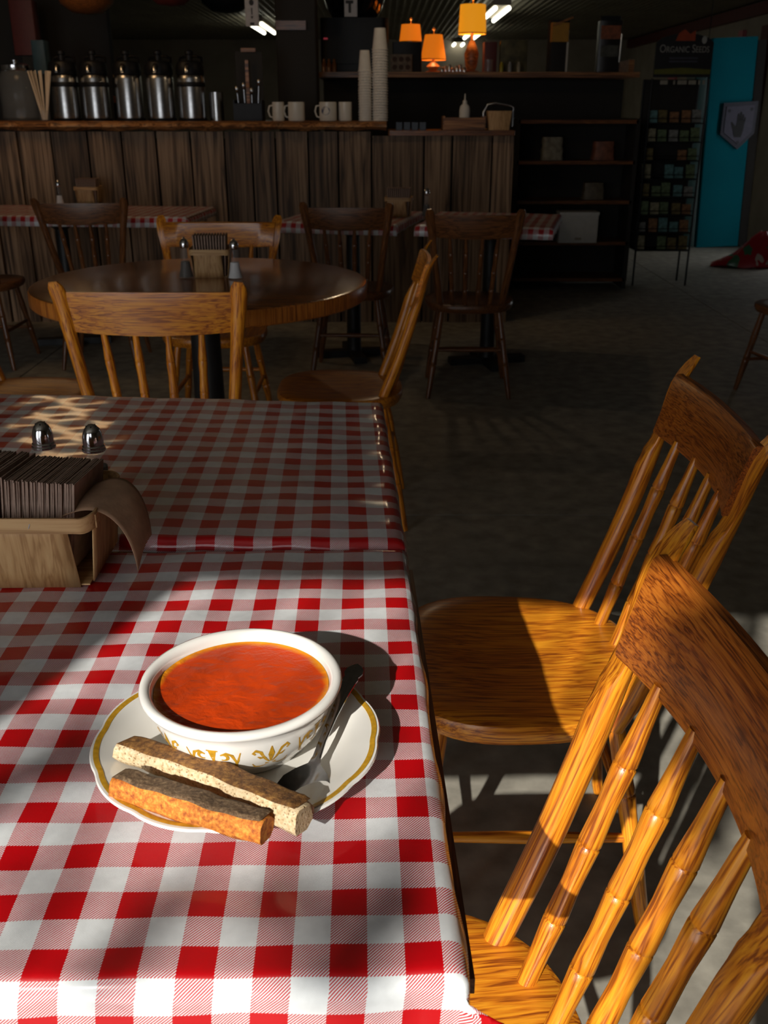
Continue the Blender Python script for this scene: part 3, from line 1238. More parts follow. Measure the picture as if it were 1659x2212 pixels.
# loose napkin draped over the right rim
m = MB()
P0 = [Vector(p) for p in (
    (BKX + .050, BKY - .055, .846), (BKX + .075, BKY - .052, .853), (BKX + .108, BKY - .047, .866), (BKX + .134, BKY - .056, .838), (BKX + .142, BKY - .072, .786))]
P1 = [Vector(p) for p in (
    (BKX + .056, BKY + .02, .850), (BKX + .080, BKY + .024, .869), (BKX + .112, BKY + .030, .882), (BKX + .138, BKY + .022, .852), (BKX + .146, BKY - .01, .806))]


def bez(P, a):
    P = list(P)
    while len(P) > 1:
        P = [p.lerp(q, a) for p, q in zip(P, P[1:])]
    return P[0]


m.grid(lambda a, b: bez(P0, a).lerp(bez(P1, a), b) + Vector((0, 0, .004 * sin(b * pi) + .002 * sin(6 * a + 4 * b))), 20, 12)
o = m.build('draped_napkin', MAT['liner'], smooth=180)
md = o.modifiers.new('thickness', 'SOLIDIFY')
md.thickness = .0009
tag(o, 'loose brown paper napkin hanging over the right rim of the near basket', 'napkin')


# ------------------------------------------------------------------ shakers
def diner_shaker(label, x, y, z, fill, group=None):
    t = thing('salt_shaker', label, 'shaker', (x, y, z), 0, group)

    def octo(a, r, zz):
        return cos(pi / 8) / cos(((a + pi / 8) % (pi / 4)) - pi / 8) if r > .015 and zz < .058 else 1
    MB().lathe([(.001, 0), (.0205, 0), (.0215, .004), (.0195, .045), (.0185, .057), (.0165, .060), (.0150, .062)], 40, mod=octo).build('glass_body', MAT['glass'], t, 25)
    MB().lathe([(.001, .003), (.0175, .003), (.0165, .036), (.001, .037)], 24).build('contents', MAT[fill], t, 40)
    cap = MB().lathe([(.0165, .060), (.0172, .0615), (.0172, .0635), (.0158, .0648), (.0163, .066), (.0163, .068), (.0148, .0695), (.0150, .073), (.0148, .080), (.0135, .087), (.0108, .0935), (.0065, .0985), (.002, .1005), (.0001, .1008)], 32).build('cap', MAT['chrome'], t, 40)
    for q in range(5):
        a = q * 2 * pi / 5 - 1.4
        MB().lathe([(.0001, .0006), (.0011, .0004), (.0011, -.001)], 8, c=(.0072 * cos(a), .0072 * sin(a), .0982)).build('hole', MAT['black'], cap)
    return t


s1 = atz(96, 972, ZT + .063)
s2 = atz(204, 978, ZT + .063)
diner_shaker('chrome-capped glass shaker behind the napkins, left one of the near pair', s1.x, s1.y, .7665, 'salt')
diner_shaker('chrome-capped glass shaker behind the napkins, right one of the near pair', s2.x, s2.y, .7665, 'pepper')


def tall_shaker(label, x, y, z, fill, h=.135, group=None):
    t = thing('salt_shaker', label, 'shaker', (x, y, z), 0, group)
    k = h / .135
    MB().lathe([(.001, 0), (.027, 0), (.0275, .006), (.021, .03), (.0165, .06), (.0145, .09), (.0135, .1)], 20).build('glass_body', MAT['glass'], t, 30).scale = (1, 1, k)
    MB().lathe([(.001, .003), (.0235, .004), (.018, .03), (.0145, .055), (.001, .056)], 20).build('contents', MAT[fill], t, 30).scale = (1, 1, k)
    MB().lathe([(.0145, .1), (.0155, .102), (.0150, .118), (.009, .128), (.004, .131), (.0045, .134), (.0001, .136)], 20).build('cap', MAT['chrome'], t, 40).scale = (1, 1, k)
    return t


RT = .7575
p = atz(403, 600, RT)
tall_shaker('flared glass pepper shaker left of the round table basket', p.x, p.y, RT, 'pepper')
p = atz(509, 602, RT)
tall_shaker('flared glass salt shaker full of white salt on the round table', p.x, p.y, RT, 'salt', .133)
p = atz(536, 612, RT)
MB_ = MB().lathe([(.001, 0), (.016, 0), (.018, .004), (.017, .035), (.0155, .035), (.015, .004), (.001, .003)], 20)
tag(MB_.build('toothpick_glass', MAT['glass'], smooth=40, loc=(p.x + .03, p.y - .05, RT)), 'tiny clear glass beside the salt shaker on the round table', 'glass')


def far_basket(px, py, z, label, nlabel, grp, sc=1.0, rz=0.0, dy=.07):
    p = atz(px, py, z)
    basket(label, (p.x, p.y + dy, z), rz, .12 * sc, .11 * sc, .10 * sc, fine=False)
    m = MB()
    for j in range(12):
        x = (-.05 + .1 * j / 11) * sc
        o = MB().box((0, 0, .07 * sc), (.005 * sc, .085 * sc, .14 * sc)).build('paper_napkin', MAT['napkin'])
        o.location = (p.x + x * cos(rz), p.y + dy + x * sin(rz), z + .005)
        o.rotation_euler = (0, radians(3 * (j - 6) / 6), rz)
        tag(o, nlabel, 'napkin', grp)


far_basket(452, 602, RT, 'tan veneer napkin basket on the round table', 'grey-brown napkin in the basket on the round table', 'napkins in the round table basket', .95, .05)
far_basket(862, 470, .763, 'tan napkin basket on the back table between two dark chairs', 'brown napkin in the basket between the two dark chairs', 'napkins in the back table basket', 1.0, -.1)
far_basket(187, 442, .763, 'napkin basket on the left back table', 'brown napkin in the left back table basket', 'napkins in the left back table basket', 1.0, 0)
p = atz(921, 468, .763)
tall_shaker('small glass shaker on the back table beside the tan basket', p.x, p.y, .763, 'pepper', .15)
p = atz(131, 446, .763)
tall_shaker('pale salt shaker on the left back table', p.x, p.y, .763, 'salt', .15)

# ------------------------------------------------------------------ bar counter
CY = 6.35                                              # counter front
bc = thing('bar_counter', 'bar counter faced with dark upright barn boards', 'counter', (0, CY, 0))
edges = [-120, -60, -15, 50, 122, 200, 272, 345, 418, 490, 548, 598, 668, 732, 803, 915, 975, 1060, 1108]
rn = random.Random(2)
topz = {}
zl = at(400, 262, CY).z
zr = at(1000, 282, CY).z
for a, b in zip(edges, edges[1:]):
    xa, xb = at(a, 400, CY).x, at(b, 400, CY).x
    zt = zl - .058 if b <= 840 else zr - .03
    dpt = rn.uniform(0, .012)
    MB().box(((xa + xb) / 2, .02 - dpt, zt / 2), (xb - xa - .012, .03, zt)).build('plank', MAT['plank'], bc)
xl, xr = at(-120, 400, CY).x, at(1108, 400, CY).x
MB().box(((xl + xr) / 2, .33, zr / 2 - .03), (xr - xl, .56, zr - .06)).build('carcass', MAT['darkwall'], bc)
# live-edge slab
xs0, xs1 = at(-120, 262, CY).x, at(835, 262, CY).x
m = MB()
R = []
for i in range(61):
    x = lerp(xs0, xs1, i / 60)
    w = .02 * sin(i * .7) + .012 * sin(i * 1.9 + 1) + .008 * sin(i * 3.3)
    f = CY - .06 + w
    R.append([(x, f + .02, zl - .05 + .006 * sin(i)), (x, f, zl - .03), (x, f + .012, zl - .008), (x, f + .03, zl), (x, CY + .62, zl), (x, CY + .62, zl - .05)])
m.rings(R)
tag(m.build('counter_slab', MAT['slab'], smooth=50), 'thick live-edge wooden slab on the bar counter under the flasks', 'counter top')
xs2 = at(1112, 282, CY).x
m = MB()
m.prism(rounded_rect(xs1 + .01, xs2, CY - .03, CY + .62, .01, 2), zr - .028, zr)
tag(m.build('counter_ledge', MAT['dark_x']), 'thin dark top on the lower right end of the bar counter', 'counter top')

# flasks
CT = zl + .001


def airpot(label, px, band_hi, h=.40):
    p = at(px, 262, CY + .22)
    t = thing('coffee_flask', label, 'flask', (p.x, CY + .22, CT), 0, 'pump coffee flasks on the counter')
    MB().lathe([(.001, 0), (.088, 0), (.09, .012), (.084, .016)], 32, cap=True).build('base_ring', MAT['black'], t, 40)
    MB().lathe([(.084, .014), (.085, .03), (.084, .24), (.080, .262), (.068, .272)], 32).build('body', MAT['steel'], t, 40)
    if band_hi:
        MB().lathe([(.086, .195), (.088, .2), (.088, .218), (.086, .222)], 32).build('band', MAT['black'], t, 40)
    MB().lathe([(.083, .262), (.086, .268), (.084, .315), (.075, .335), (.05, .342), (.001, .343)], 32).build('lid', MAT['black'], t, 40)
    MB().lathe([(.02, .34), (.02, .375), (.026, .38), (.026, .395), (.018, .402), (.001, .403)], 20).build('pump_button', MAT['black'], t, 40)
    MB().tube([(0, -.07, .305), (0, -.105, .312), (0, -.125, .300), (0, -.128, .272)], [.014, .013, .012, .010], 10).build('spout', MAT['chrome'], t, 60)
    MB().tube([(.07, .03, .33), (.066, .06, .36), (.03, .085, .372), (-.03, .085, .372), (-.066, .06, .36), (-.07, .03, .33)], .008, 8, ref=(0, 1, 0)).build('handle', MAT['black'], t, 60)
    return t


for px, lab, b in ((148, 'steel coffee flask nearest the stirrers, first of the row', 1), (213, 'second steel coffee flask of the row from the left', 1), (284, 'middle steel coffee flask of the row of five', 0),
                   (352, 'fourth steel coffee flask of the row from the left', 0), (418, 'steel coffee flask with a chrome top band, last of the row', 1)):
    airpot(lab, px, b)

# glass jar with lid, stirrers
p = at(48, 262, CY + .18)
jr = thing('glass_jar', 'wide clear glass jar at the left end of the counter', 'jar', (p.x, CY + .18, CT))
MB().lathe([(.001, .0), (.1, 0), (.112, .015), (.112, .24), (.095, .27), (.085, .285), (.083, .285), (.092, .268), (.108, .238), (.108, .018), (.001, .008)], 32).build('glass_body', MAT['glass'], jr, 40)
MB().lathe([(.088, .285), (.09, .29), (.09, .315), (.06, .325), (.018, .328), (.022, .345), (.001, .35)], 32).build('lid', MAT['chrome'], jr, 40)
p = at(98, 262, CY + .1)
sh_ = tag(MB().lathe([(.001, 0), (.032, 0), (.034, .06), (.030, .06), (.028, .004), (.001, .004)], 20).build('stirrer_cup', MAT['glass'], smooth=40, loc=(p.x, CY + .1, CT)), 'small clear cup holding the wooden stirrers', 'cup')
rn = random.Random(11)
for i in range(16):
    a = 2 * pi * i / 16
    o = MB().box((0, 0, .14), (.0065, .002, .28)).build('stirrer', MAT['stickwood'], loc=(p.x + .012 * cos(a), CY + .1 + .012 * sin(a), CT + .006), rz=rn.uniform(-.5, .5))
    o.rotation_euler = (.12 * sin(a) * -1, .20 * cos(a), rn.uniform(-.6, .6))
    tag(o, 'pale wooden stirrer fanned out of the small cup on the counter', 'stirrer', 'wooden stirrers in the cup')
p = at(470, 262, CY + .25)
tag(MB().lathe([(.001, 0), (.045, 0), (.045, .165), (.042, .165), (.042, .004), (.001, .004)], 28).build('steel_canister', MAT['steel'], smooth=40, loc=(p.x, CY + .25, CT)), 'short steel canister right of the last flask', 'canister')

# utensil caddy with spoons
p = at(540, 262, CY + .25)
uc = thing('utensil_caddy', 'dark open caddy of utensils left of the mugs', 'caddy', (p.x, CY + .25, CT))
MB().box((0, .09, .20), (.17, .012, .40)).build('back_board', MAT['darkwall'], uc)
for x in (-.085, .085):
    MB().box((x, 0, .06), (.008, .17, .12)).build('side', MAT['black'], uc)
MB().box((0, -.085, .05), (.17, .008, .10)).build('front', MAT['black'], uc)
MB().box((0, 0, .004), (.17, .17, .008)).build('bottom', MAT['black'], uc)
MB().box((0, .085, .408), (.09, .03, .02)).build('grip', MAT['slab'], uc)
for i, (dx, hgt) in enumerate(((-.055, .15), (-.02, .17), (.02, .14), (.055, .19))):
    m = MB().tube([(0, 0, 0), (0, 0, hgt)], .003, 6)
    m.lathe([(.0005, hgt), (.008, hgt + .01), (.011, hgt + .025), (.007, hgt + .04), (.0005, hgt + .045)], 10)
    o = m.build('teaspoon', MAT['chrome'], smooth=60, loc=(p.x + dx, CY + .22, CT + .01))
    o.rotation_euler = (.05, .1 * (i - 1.5) * .5, 0)
    tag(o, 'teaspoon standing in the dark caddy on the counter', 'spoon', 'teaspoons in the caddy')
o = MB().box((0, 0, .2), (.02, .006, .26)).build('wooden_spatula', MAT['slab'], loc=(p.x - .01, CY + .30, CT + .02))
tag(o, 'wooden spatula standing at the back of the dark caddy', 'spatula')

# mugs
for px, lab, w in ((602, 'cream mug with its handle to the left, first of four', 24), (641, 'wide cream mug second from the left', 34), (709, 'white mug with a dark blue round print', 36), (746, 'narrow cream mug next to the foam cups', 27)):
    p = at(px, 262, CY + .08)
    r = w / 2 / FPX * 6.2
    t = thing('mug', lab, 'mug', (p.x, CY + .08, CT), 0, 'mugs on the counter')
    MB().lathe([(.001, 0), (r * .92, 0), (r, .006), (r, .106), (r * .94, .108), (r * .92, .1), (r * .9, .008), (.001, .007)], 28).build('body', MAT['mug'], t, 40)
    if px != 746:
        MB().tube([(-r * .97, 0, .088), (-r - .018, 0, .085), (-r - .026, 0, .055), (-r - .016, 0, .026), (-r * .97, 0, .02)], .005, 8, ref=(0, 1, 0)).build('handle', MAT['mug'], t, 60)
    if px == 709:
        m = MB()
        prt = []
        for i in range(24):
            a = 2 * pi * i / 24
            x, z = -.012 + .026 * cos(a), .058 + .024 * sin(a)
            prt.append((x, -sqrt(max(0, (r + .0006) ** 2 - x * x)), z))
        m.v += prt
        m.f.append(tuple(range(24)))
        m.build('print', plain('blue_print', (.05, .06, .12), .4), t)

# stacks of foam cups
cupm = MB().lathe([(.001, 0), (.030, 0), (.041, .112), (.0445, .113), (.0445, .118), (.040, .118), (.0285, .004), (.001, .004)], 22).build('foam_cup', MAT['foam'], smooth=40)
first = True
for px, n, k, lab in ((789, 19, .95, 'white foam cup in the shorter stack on the counter'), (821, 27, 1.12, 'white foam cup in the taller stack on the counter')):
    p = at(px, 262, CY + .09)
    for i in range(n):
        if first:
            o = cupm
            first = False
        else:
            o = cupm.copy()
            COL.objects.link(o)
        o.scale = (k, k, 1)
        # inverted cups: the lip points down, the small foot up
        o.rotation_euler = (pi, 0, i * .4)
        o.location = (p.x + rn.uniform(-.001, .001), CY + .09, CT + .1185 + i * (.0153 if n == 19 else .0152))
        tag(o, lab, 'cup', 'shorter foam cup stack' if n == 19 else 'taller foam cup stack')

# right end of the counter
CR = zr + .001
p = at(1000, 283, CY + .15)
t = thing('wooden_tray', 'brown wooden tray on the right end of the counter', 'tray', (p.x, CY + .15, CR))
MB().box((0, 0, .006), (.25, .2, .01)).build('bottom', MAT['slab'], t)
for x in (-.125, .125):
    MB().box((x, 0, .04), (.012, .2, .08)).build('side', MAT['slab'], t)
for y in (-.1, .1):
    MB().box((0, y, .036), (.25, .012, .07)).build('side', MAT['slab'], t)
p2 = at(1002, 283, CY + .17)
b = thing('sauce_bottle', 'clear squeeze bottle standing in the wooden tray', 'bottle', (p2.x, CY + .15, CR + .012))
MB().lathe([(.001, 0), (.032, 0), (.033, .1), (.028, .125), (.012, .14)], 20).build('body', MAT['foam'], b, 40)
MB().lathe([(.014, .14), (.014, .155), (.005, .16), (.003, .195), (.001, .196)], 16).build('nozzle', MAT['mug'], b, 40)
p = at(1077, 284, CY + .08)
t = thing('tote_box', 'tan box with a looped handle at the counter corner', 'box', (p.x, CY + .1, CR))
m = MB()
m.rings([rounded_rect(-.062, .062, -.05, .05, .006, 2), ])if False else None
R = [[(x, y, 0) for x, y in rounded_rect(-.062, .062, -.05, .05, .006, 2)], [(x, y, .095) for x, y in rounded_rect(-.072, .072, -.058, .058, .006, 2)],
     [(x, y, .11) for x, y in rounded_rect(-.074, .074, -.060, .060, .006, 2)], [(x, y, .11) for x, y in rounded_rect(-.066, .066, -.052, .052, .006, 2)], [(x, y, .01) for x, y in rounded_rect(-.056, .056, -.045, .045, .006, 2)]]
m = MB().rings(R)
m.build('body', MAT['veneer'], t, 40)
MB().tube([(-.09, .02, .02), (-.095, .02, .1), (-.07, .02, .145), (-.02, .02, .155), (.07, .02, .14), (.09, .02, .13), (.088, .02, .02)], .006, 8, ref=(0, 1, 0)).build('handle', MAT['steel'], t, 60)
blue = plain('dull_blue_card', (.06, .08, .11), .6)
for i in range(4):
    p = at(862 + i * 17, 284, CY + .1)
    m = MB().prism(rounded_rect(-.02, .02, -.012, .012, .003, 2), 0, .045)
    tag(m.build('sugar_packet_box', blue, loc=(p.x, CY + .1, CR)), 'small dull blue packet box right of the foam cups', 'box', 'blue packet boxes')

# ------------------------------------------------------------------ back shelf with lamps
SY = 8.0
zs_ = at(1000, 158, SY).z
xa, xb = at(690, 150, SY).x, at(1365, 160, SY).x
hut = thing('back_hutch', 'dark hutch behind the counter with a long wooden shelf on top', 'hutch', ((xa + xb) / 2, SY + .2, 0))
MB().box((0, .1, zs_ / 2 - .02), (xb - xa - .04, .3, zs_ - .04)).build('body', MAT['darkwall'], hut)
MB().box((0, -.1, zs_ - .018), (xb - xa, .7, .036)).build('shelf_top', MAT['slab'], hut)
MB().box(((xb - xa) / 2 - .02, 0, zs_ + .045), (.04, .5, .09)).build('end_lip', MAT['slab'], hut)


def lamp(label, px, pyt, pyb, wt_, wb_, Y, mat, watts, base=True):
    zt_, zb_ = at(px, pyt, Y).z, at(px, pyb, Y).z
    x = at(px, pyb, Y).x
    k = Y * 1.0 / FPX
    rt_, rb_ = wt_ / 2 * k, wb_ / 2 * k
    t = thing('table_lamp', label, 'lamp', (x, Y, zs_ + .001), 0, 'lit amber lamps on the back shelf')
    z0 = zs_ + .001
    a, c = zb_ - z0, zt_ - z0
    sh = MB().lathe([(rb_, a), (rt_, c), (rt_ * .97, c), (rb_ * .97, a)], 32).build('lamp_shade', mat, t, 40)
    MB().lathe([(rb_ * 1.01, a), (rb_ * 1.01, a + .008), (rb_ * .97, a + .008)], 32).build('shade_trim', MAT['gold'], sh, 40)
    MB().lathe([(.001, 0), (.06, 0), (.06, .012), (.03, .02), (.045, .05), (.055, a * .5), (.03, a * .75), (.012, a * .85), (.01, a + .02)], 24).build('base', MAT['slab'], t, 40)
    MB().tube([(0, 0, a), (0, 0, c + .03)], .003, 6).build('stem', MAT['gold'], t)
    MB().lathe([(.001, c + .026), (.010, c + .034), (.010, c + .044), (.001, c + .052)], 12).build('finial', MAT['gold'], t, 40)
    d = bpy.data.lights.new('lamp_bulb', 'POINT')
    d.energy = watts
    d.color = (1, .6, .22)
    d.shadow_soft_size = .03
    lo = bpy.data.objects.new('lamp_bulb', d)
    COL.objects.link(lo)
    lo.parent = t
    lo.location = (0, 0, (a + c) / 2)
    return t


lamp('lit drum-shaded amber lamp on the back shelf, largest of three', 1020, 10, 74, 49, 54, SY + .05, MAT['shade'], 3.0)
lamp('lit small orange lamp with a round finial behind the black box', 887, 53, 92, 36, 44, SY + .28, MAT['shade2'], 1.5)
lamp('lit orange cone-shaded lamp right of the black box', 936, 75, 130, 34, 50, SY + .10, MAT['shade2'], 1.5)


def shelf_box(name, label, cat, px0, px1, py, mat, Y=SY - .05, dp=.12, rot=0, extra=None):
    a, b = at(px0, 150, Y), at(px1, 150, Y)
    h = at((px0 + px1) / 2, py, Y).z - zs_
    w = (b.x - a.x)
    t = thing(name, label, cat, ((a.x + b.x) / 2, Y, zs_ + .001), rot)
    MB().prism(rounded_rect(-w / 2, w / 2, -dp / 2, dp / 2, min(.006, w * .1), 2), 0, h).build('body', mat, t, 30)
    if extra:
        extra(t, w, h, dp)
    return t


tan = plain('tan_print', (.20, .14, .09), .7, noise=.3)
brn = plain('brown_spot', (.07, .03, .015), .7)


def spots(t, w, h, dp):
    for i in range(3):
        for j in range(2):
            MB().lathe([(.0005, 0), (w * .11, 0)], 14).build('spot', brn, t).matrix_local = Matrix.Translation((w * (-.3 + .3 * i), -dp / 2 - .001, h * (.28 + .44 * j))) @ Matrix.Rotation(pi / 2, 4, 'X')


shelf_box('tin_box', 'tan box printed with six dark rounds below the orange lamp', 'box', 843, 890, 118, tan, SY - .12, .08, 0, spots)
shelf_box('storage_box', 'black box in front of the small orange lamp', 'box', 848, 910, 92, MAT['black'], SY + .0, .14)
shelf_box('book', 'dark red book standing right of the drum-shaded lamp', 'book', 1043, 1070, 92, MAT['redtrim'], SY - .02, .14)
shelf_box('carton', 'dim green and ochre box on the back shelf', 'box', 1078, 1136, 88, plain('ochre_card', (.09, .075, .03), .7, noise=.6, nscale=14), SY - .02, .08)


def bhouse(t, w, h, dp):
    MB().box((-.012, -dp / 2 - .01, h * .76), (w * .9, .05, h * .36)).build('gable_front', plain('amber_wood', (.45, .22, .03), .6), t)
    MB().box((0, -dp / 2 - .012, h * .96), (w * 1.1, .08, .012), M=Matrix.Rotation(-.35, 3, 'Y')).build('roof', MAT['slab'], t)
    MB().box((w * .4, -dp / 2 - .006, h * .4), (.012, .01, h * .8)).build('edge_strip', MAT['mug'], t)


shelf_box('birdhouse', 'amber wooden birdhouse on the back shelf', 'birdhouse', 1182, 1222, 44, MAT['darkwall'], SY - .02, .1, .15, bhouse)


def bagx(t, w, h, dp):
    MB().prism(rounded_rect(-w * .46, w * .46, -.004, .004, .003, 1), h * .98, h * 1.10).build('fold', MAT['black'], t)
    MB().box((0, -dp / 2 - .001, h * .78), (w * .9, .002, h * .26)).build('label', plain('rust_label', (.22, .06, .02), .6, noise=.5, nscale=25), t)
    MB().box((0, -dp / 2 - .001, h * .42), (w * .8, .002, h * .22)).build('label', plain('grey_label', (.06, .06, .045), .6, noise=.5, nscale=25), t)
    MB().tube([(w * .48, -dp / 2, h * .2), (w * .5, -dp / 2, h * .75)], .006, 8).build('shiny_seam', MAT['chrome'], t)


shelf_box('coffee_bag', 'dark upright coffee bag with rust label near the shelf end', 'bag', 1287, 1334, 46, plain('bag_foil', (.015, .013, .012), .3), SY - .02, .09, 0, bagx)
for i, (px, c) in enumerate(((1083, (.35, .3, .03)), (1101, (.3, .3, .28)), (1120, (.35, .3, .2)))):
    p = at(px, 150, SY - .16)
    o = MB().lathe([(.001, 0), (.014, 0), (.014, .05), (.008, .062), (.008, .07), (.001, .071)], 14).build('small_bottle', plain('bottle_tint', c, .2), smooth=40, loc=(p.x, SY - .16, zs_ + .001))
    tag(o, ('small yellow bottle on the back shelf', 'small grey bottle between two others on the back shelf', 'small cream bottle rightmost of three on the back shelf')[i], 'bottle', 'small bottles on the back shelf')
p = at(1060, 150, SY - .15)
tag(MB().lathe([(.001, 0), (.032, 0), (.034, .085), (.030, .085), (.029, .004), (.001, .004)], 20).build('drinking_glass', MAT['glass'], smooth=40, loc=(p.x - .02, SY - .18, zs_ + .001)), 'clear drinking glass in front of the dark red book', 'glass')
rn = random.Random(5)
for i in range(7):
    p = at(955 + i * 8, 150, SY - .1)
    o = MB().lathe([(.001, 0), (.013, 0), (.015, .02), (.01, .034 + .01 * (i % 3)), (.001, .036 + .01 * (i % 3))], 12).build('glass_trinket', MAT['chrome'], smooth=50, loc=(p.x, SY - .1 + .03 * (i % 2), zs_ + .001))
    tag(o, 'small shiny trinket in the cluster below the drum-shaded lamp', 'ornament', 'shiny trinkets on the back shelf')
# coffee machine, black, left end of the shelf
x0 = at(772, 140, SY).x
cmx = thing('coffee_machine', 'bulky black coffee machine at the left end of the back shelf', 'coffee machine', (x0 - .02, SY + .1, zs_ + .001))
hm = at(772, 40, SY).z - zs_
MB().prism(rounded_rect(-.25, .25, -.18, .18, .05), .06, hm).build('housing', MAT['black'], cmx, 40)
MB().prism(rounded_rect(-.2, .2, -.15, .15, .03), 0, .06).build('foot', MAT['black'], cmx, 40)
MB().lathe([(.16, hm), (.2, hm + .06), (.24, hm + .18), (.2, hm + .24), (.001, hm + .26)], 28).build('hopper', plain('gloss_black', (.006, .006, .007), .08), cmx, 40)
MB().box((-.21, -.185, hm * .62), (.03, .01, .012)).build('indicator', plain('red_indicator', (.4, .02, .03), .4, emit=(1, .1, .15), es=.12), cmx)
p = at(700, 150, SY)
for i in range(3):
    q = at(700 + i * 11, 150, SY - .14)
    tag(MB().lathe([(.001, 0), (.017, 0), (.017, .05), (.009, .07), (.009, .09), (.001, .091)], 14).build('amber_bottle', plain('amber_glass', (.25, .09, .02), .15), smooth=40, loc=(q.x, SY - .14, zs_ + .001)), 'small amber bottle beside the black coffee machine', 'bottle', 'amber bottles on the back shelf')

# dark post with a bracket between flasks and shelf
pa, pb = at(604, 200, 7.3), at(688, 200, 7.3)
po = thing('dark_post', 'dark square post rising behind the mugs', 'post', ((pa.x + pb.x) / 2, 7.3, 0))
MB().prism(rounded_rect(-(pb.x - pa.x) / 2, (pb.x - pa.x) / 2, -.12, .12, .01, 2), 0, ZC - .012).build('shaft', MAT['darkwall'], po)
zz = at(610, 55, 7.18).z
MB().box((-.03, -.135, zz), (.2, .02, .055)).build('plaque', MAT['dark_x'], po)

# hanging things over the counter
def hanging(name, label, cat, px, py, Y, prof, mat, rot=0):
    p = at(px, py, Y)
    t = thing(name, label, cat, p)
    MB().lathe(prof, 32).build('body', mat, t, 40)
    hh = max(z for r, z in prof)
    MB().tube([(0, 0, hh * .6), (0, 0, ZC - p.z - .008)], .004, 6).build('cord', MAT['black'], t)
    return t


def disc(r):
    return [(.001, 0), (r * .5, .012), (r * .85, .06), (r, .14), (r * .96, .14), (r * .8, .07), (r * .4, .03), (.001, .02)]


hanging('hanging_bowl', 'brown wooden bowl hanging above the flasks', 'bowl', 190, 32, 6.9, disc(.19), MAT['dark_x'])
hanging('hanging_bowl', 'dark red bowl hanging right of the brown one', 'bowl', 370, 14, 6.9, disc(.17), MAT['redtrim'])
hanging('hanging_bowl', 'black bowl hanging beside the white price strip', 'bowl', 490, 29, 7.25, disc(.19), MAT['black'])
signm = plain('grey_white_card', (.42, .40, .40), .7, noise=.1)
inkm = plain('sign_ink', (.02, .02, .02), .7)


def hang_sign(label, px0, px1, py, Y, marks):
    a, b = at(px0, py, Y), at(px1, py, Y)
    w = b.x - a.x
    h = ZC - a.z - .02
    t = thing('hanging_sign', label, 'sign', ((a.x + b.x) / 2, Y, a.z))
    MB().prism(rounded_rect(-w / 2, w / 2, -.004, .004, .003, 1), 0, h).build('board', signm, t)
    for kind, x, z, s in marks:
        m = MB()
        if kind == 'dot':
            pts = [(x * w + s * cos(2 * pi * i / 16), z + 1.2 * s * sin(2 * pi * i / 16)) for i in range(16)]
        elif kind == 'tri':
            pts = [(x * w - s, z + s), (x * w, z - s), (x * w + s, z + s)]
        else:
            pts = [(x * w - s[0], z - s[1]), (x * w + s[0], z - s[1]), (x * w + s[0], z + s[1]), (x * w - s[0], z + s[1])]
        m.prism(pts, -.0065, -.0035, lambda a_, b_, c_: (a_, c_, b_))
        m.build('mark', inkm, t)
    return t


k = 6.7 / FPX
hang_sign('narrow white hanging strip with dark round and triangle marks', 531, 560, 57, 6.7,
          [('bar', 0, 4.5 * k, (4 * k, 2.2 * k)), ('tri', 0, 15 * k, 2.5 * k), ('dot', 0, 41 * k, 4.5 * k), ('bar', 0, 58 * k, (10 * k, 4 * k)), ('bar', 0, 26 * k, (1 * k, 6 * k))])
hang_sign('small white hanging card with a dark T-shaped mark', 744, 772, 36, 7.2,
          [('bar', -.1, 27 * k, (8 * k, 3 * k)), ('bar', -.08, 16 * k, (2.6 * k, 9 * k))])

# backdrop behind the flasks
def backdrop(name, label, cat, px0, px1, pyt, pyb, Y, mat, dp=.12):
    a, b = at(px0, pyb, Y), at(px1, pyt, Y)
    t = thing(name, label, cat, ((a.x + b.x) / 2, Y, 0))
    w = b.x - a.x
    MB().prism(rounded_rect(-w / 2, w / 2, -dp / 2, dp / 2, .012, 2), max(0, a.z), b.z).build('board', mat, t, 30)
    MB().box((0, 0, max(.02, a.z / 2)), (w * .5, dp * .5, max(.04, a.z))).build('stand', MAT['darkwall'], t)
    return t


backdrop('red_board', 'dark red upright board behind the glass jar', 'board', 38, 74, 2, 120, 7.5, MAT['redtrim'])
backdrop('blue_board', 'dim blue upright board behind the stirrers', 'board', 80, 100, 88, 160, 7.2, plain('dim_blue', (.03, .07, .09), .6))
# small jars glimpsed between the flasks
for px, py, c, lab in ((185, 150, (.45, .2, .15), 'small pink-lidded jar between the first two flasks'), (187, 190, (.5, .4, .03), 'small yellow jar between the first two flasks'),
                       (252, 160, (.45, .3, .15), 'small tan jar between the second and third flask'), (254, 215, (.6, .13, .02), 'small orange jar between the second and third flask')):
    p = at(px, py, CY + .50)
    y_ = CY + .50
    hh = p.z - CT + .02
    t = thing('spice_jar', lab, 'jar', (p.x, y_, CT), 0, 'jars behind the flasks')
    MB().lathe([(.001, 0), (.028, 0), (.028, hh - .05), (.02, hh - .035)], 16).build('body', MAT['black'], t, 40)
    MB().lathe([(.024, hh - .04), (.024, hh), (.001, hh + .001)], 16).build('lid', plain('jar_lid', c, .4), t, 40)

# ------------------------------------------------------------------ fluorescents on the ceiling
def tubes(label, px, py, L_, group='fluorescent ceiling lights', sp_=.07, r=.024):
    d = ray(px, py)
    zf = ZC - .09
    s = (zf - CAMH) / d.z
    p = Vector((0, 0, CAMH)) + d * s
    t = thing('ceiling_light', label, 'ceiling light', (p.x, p.y, zf), 0, group)
    MB().box((0, 0, .05), (.18, L_ + .1, .05)).build('housing', MAT['wall'], t)
    for x in (-sp_, sp_):
        MB().tube([(x, -L_ / 2, 0), (x, L_ / 2, 0)], r, 10).build('tube', MAT['tube'], t, 60)
    return t


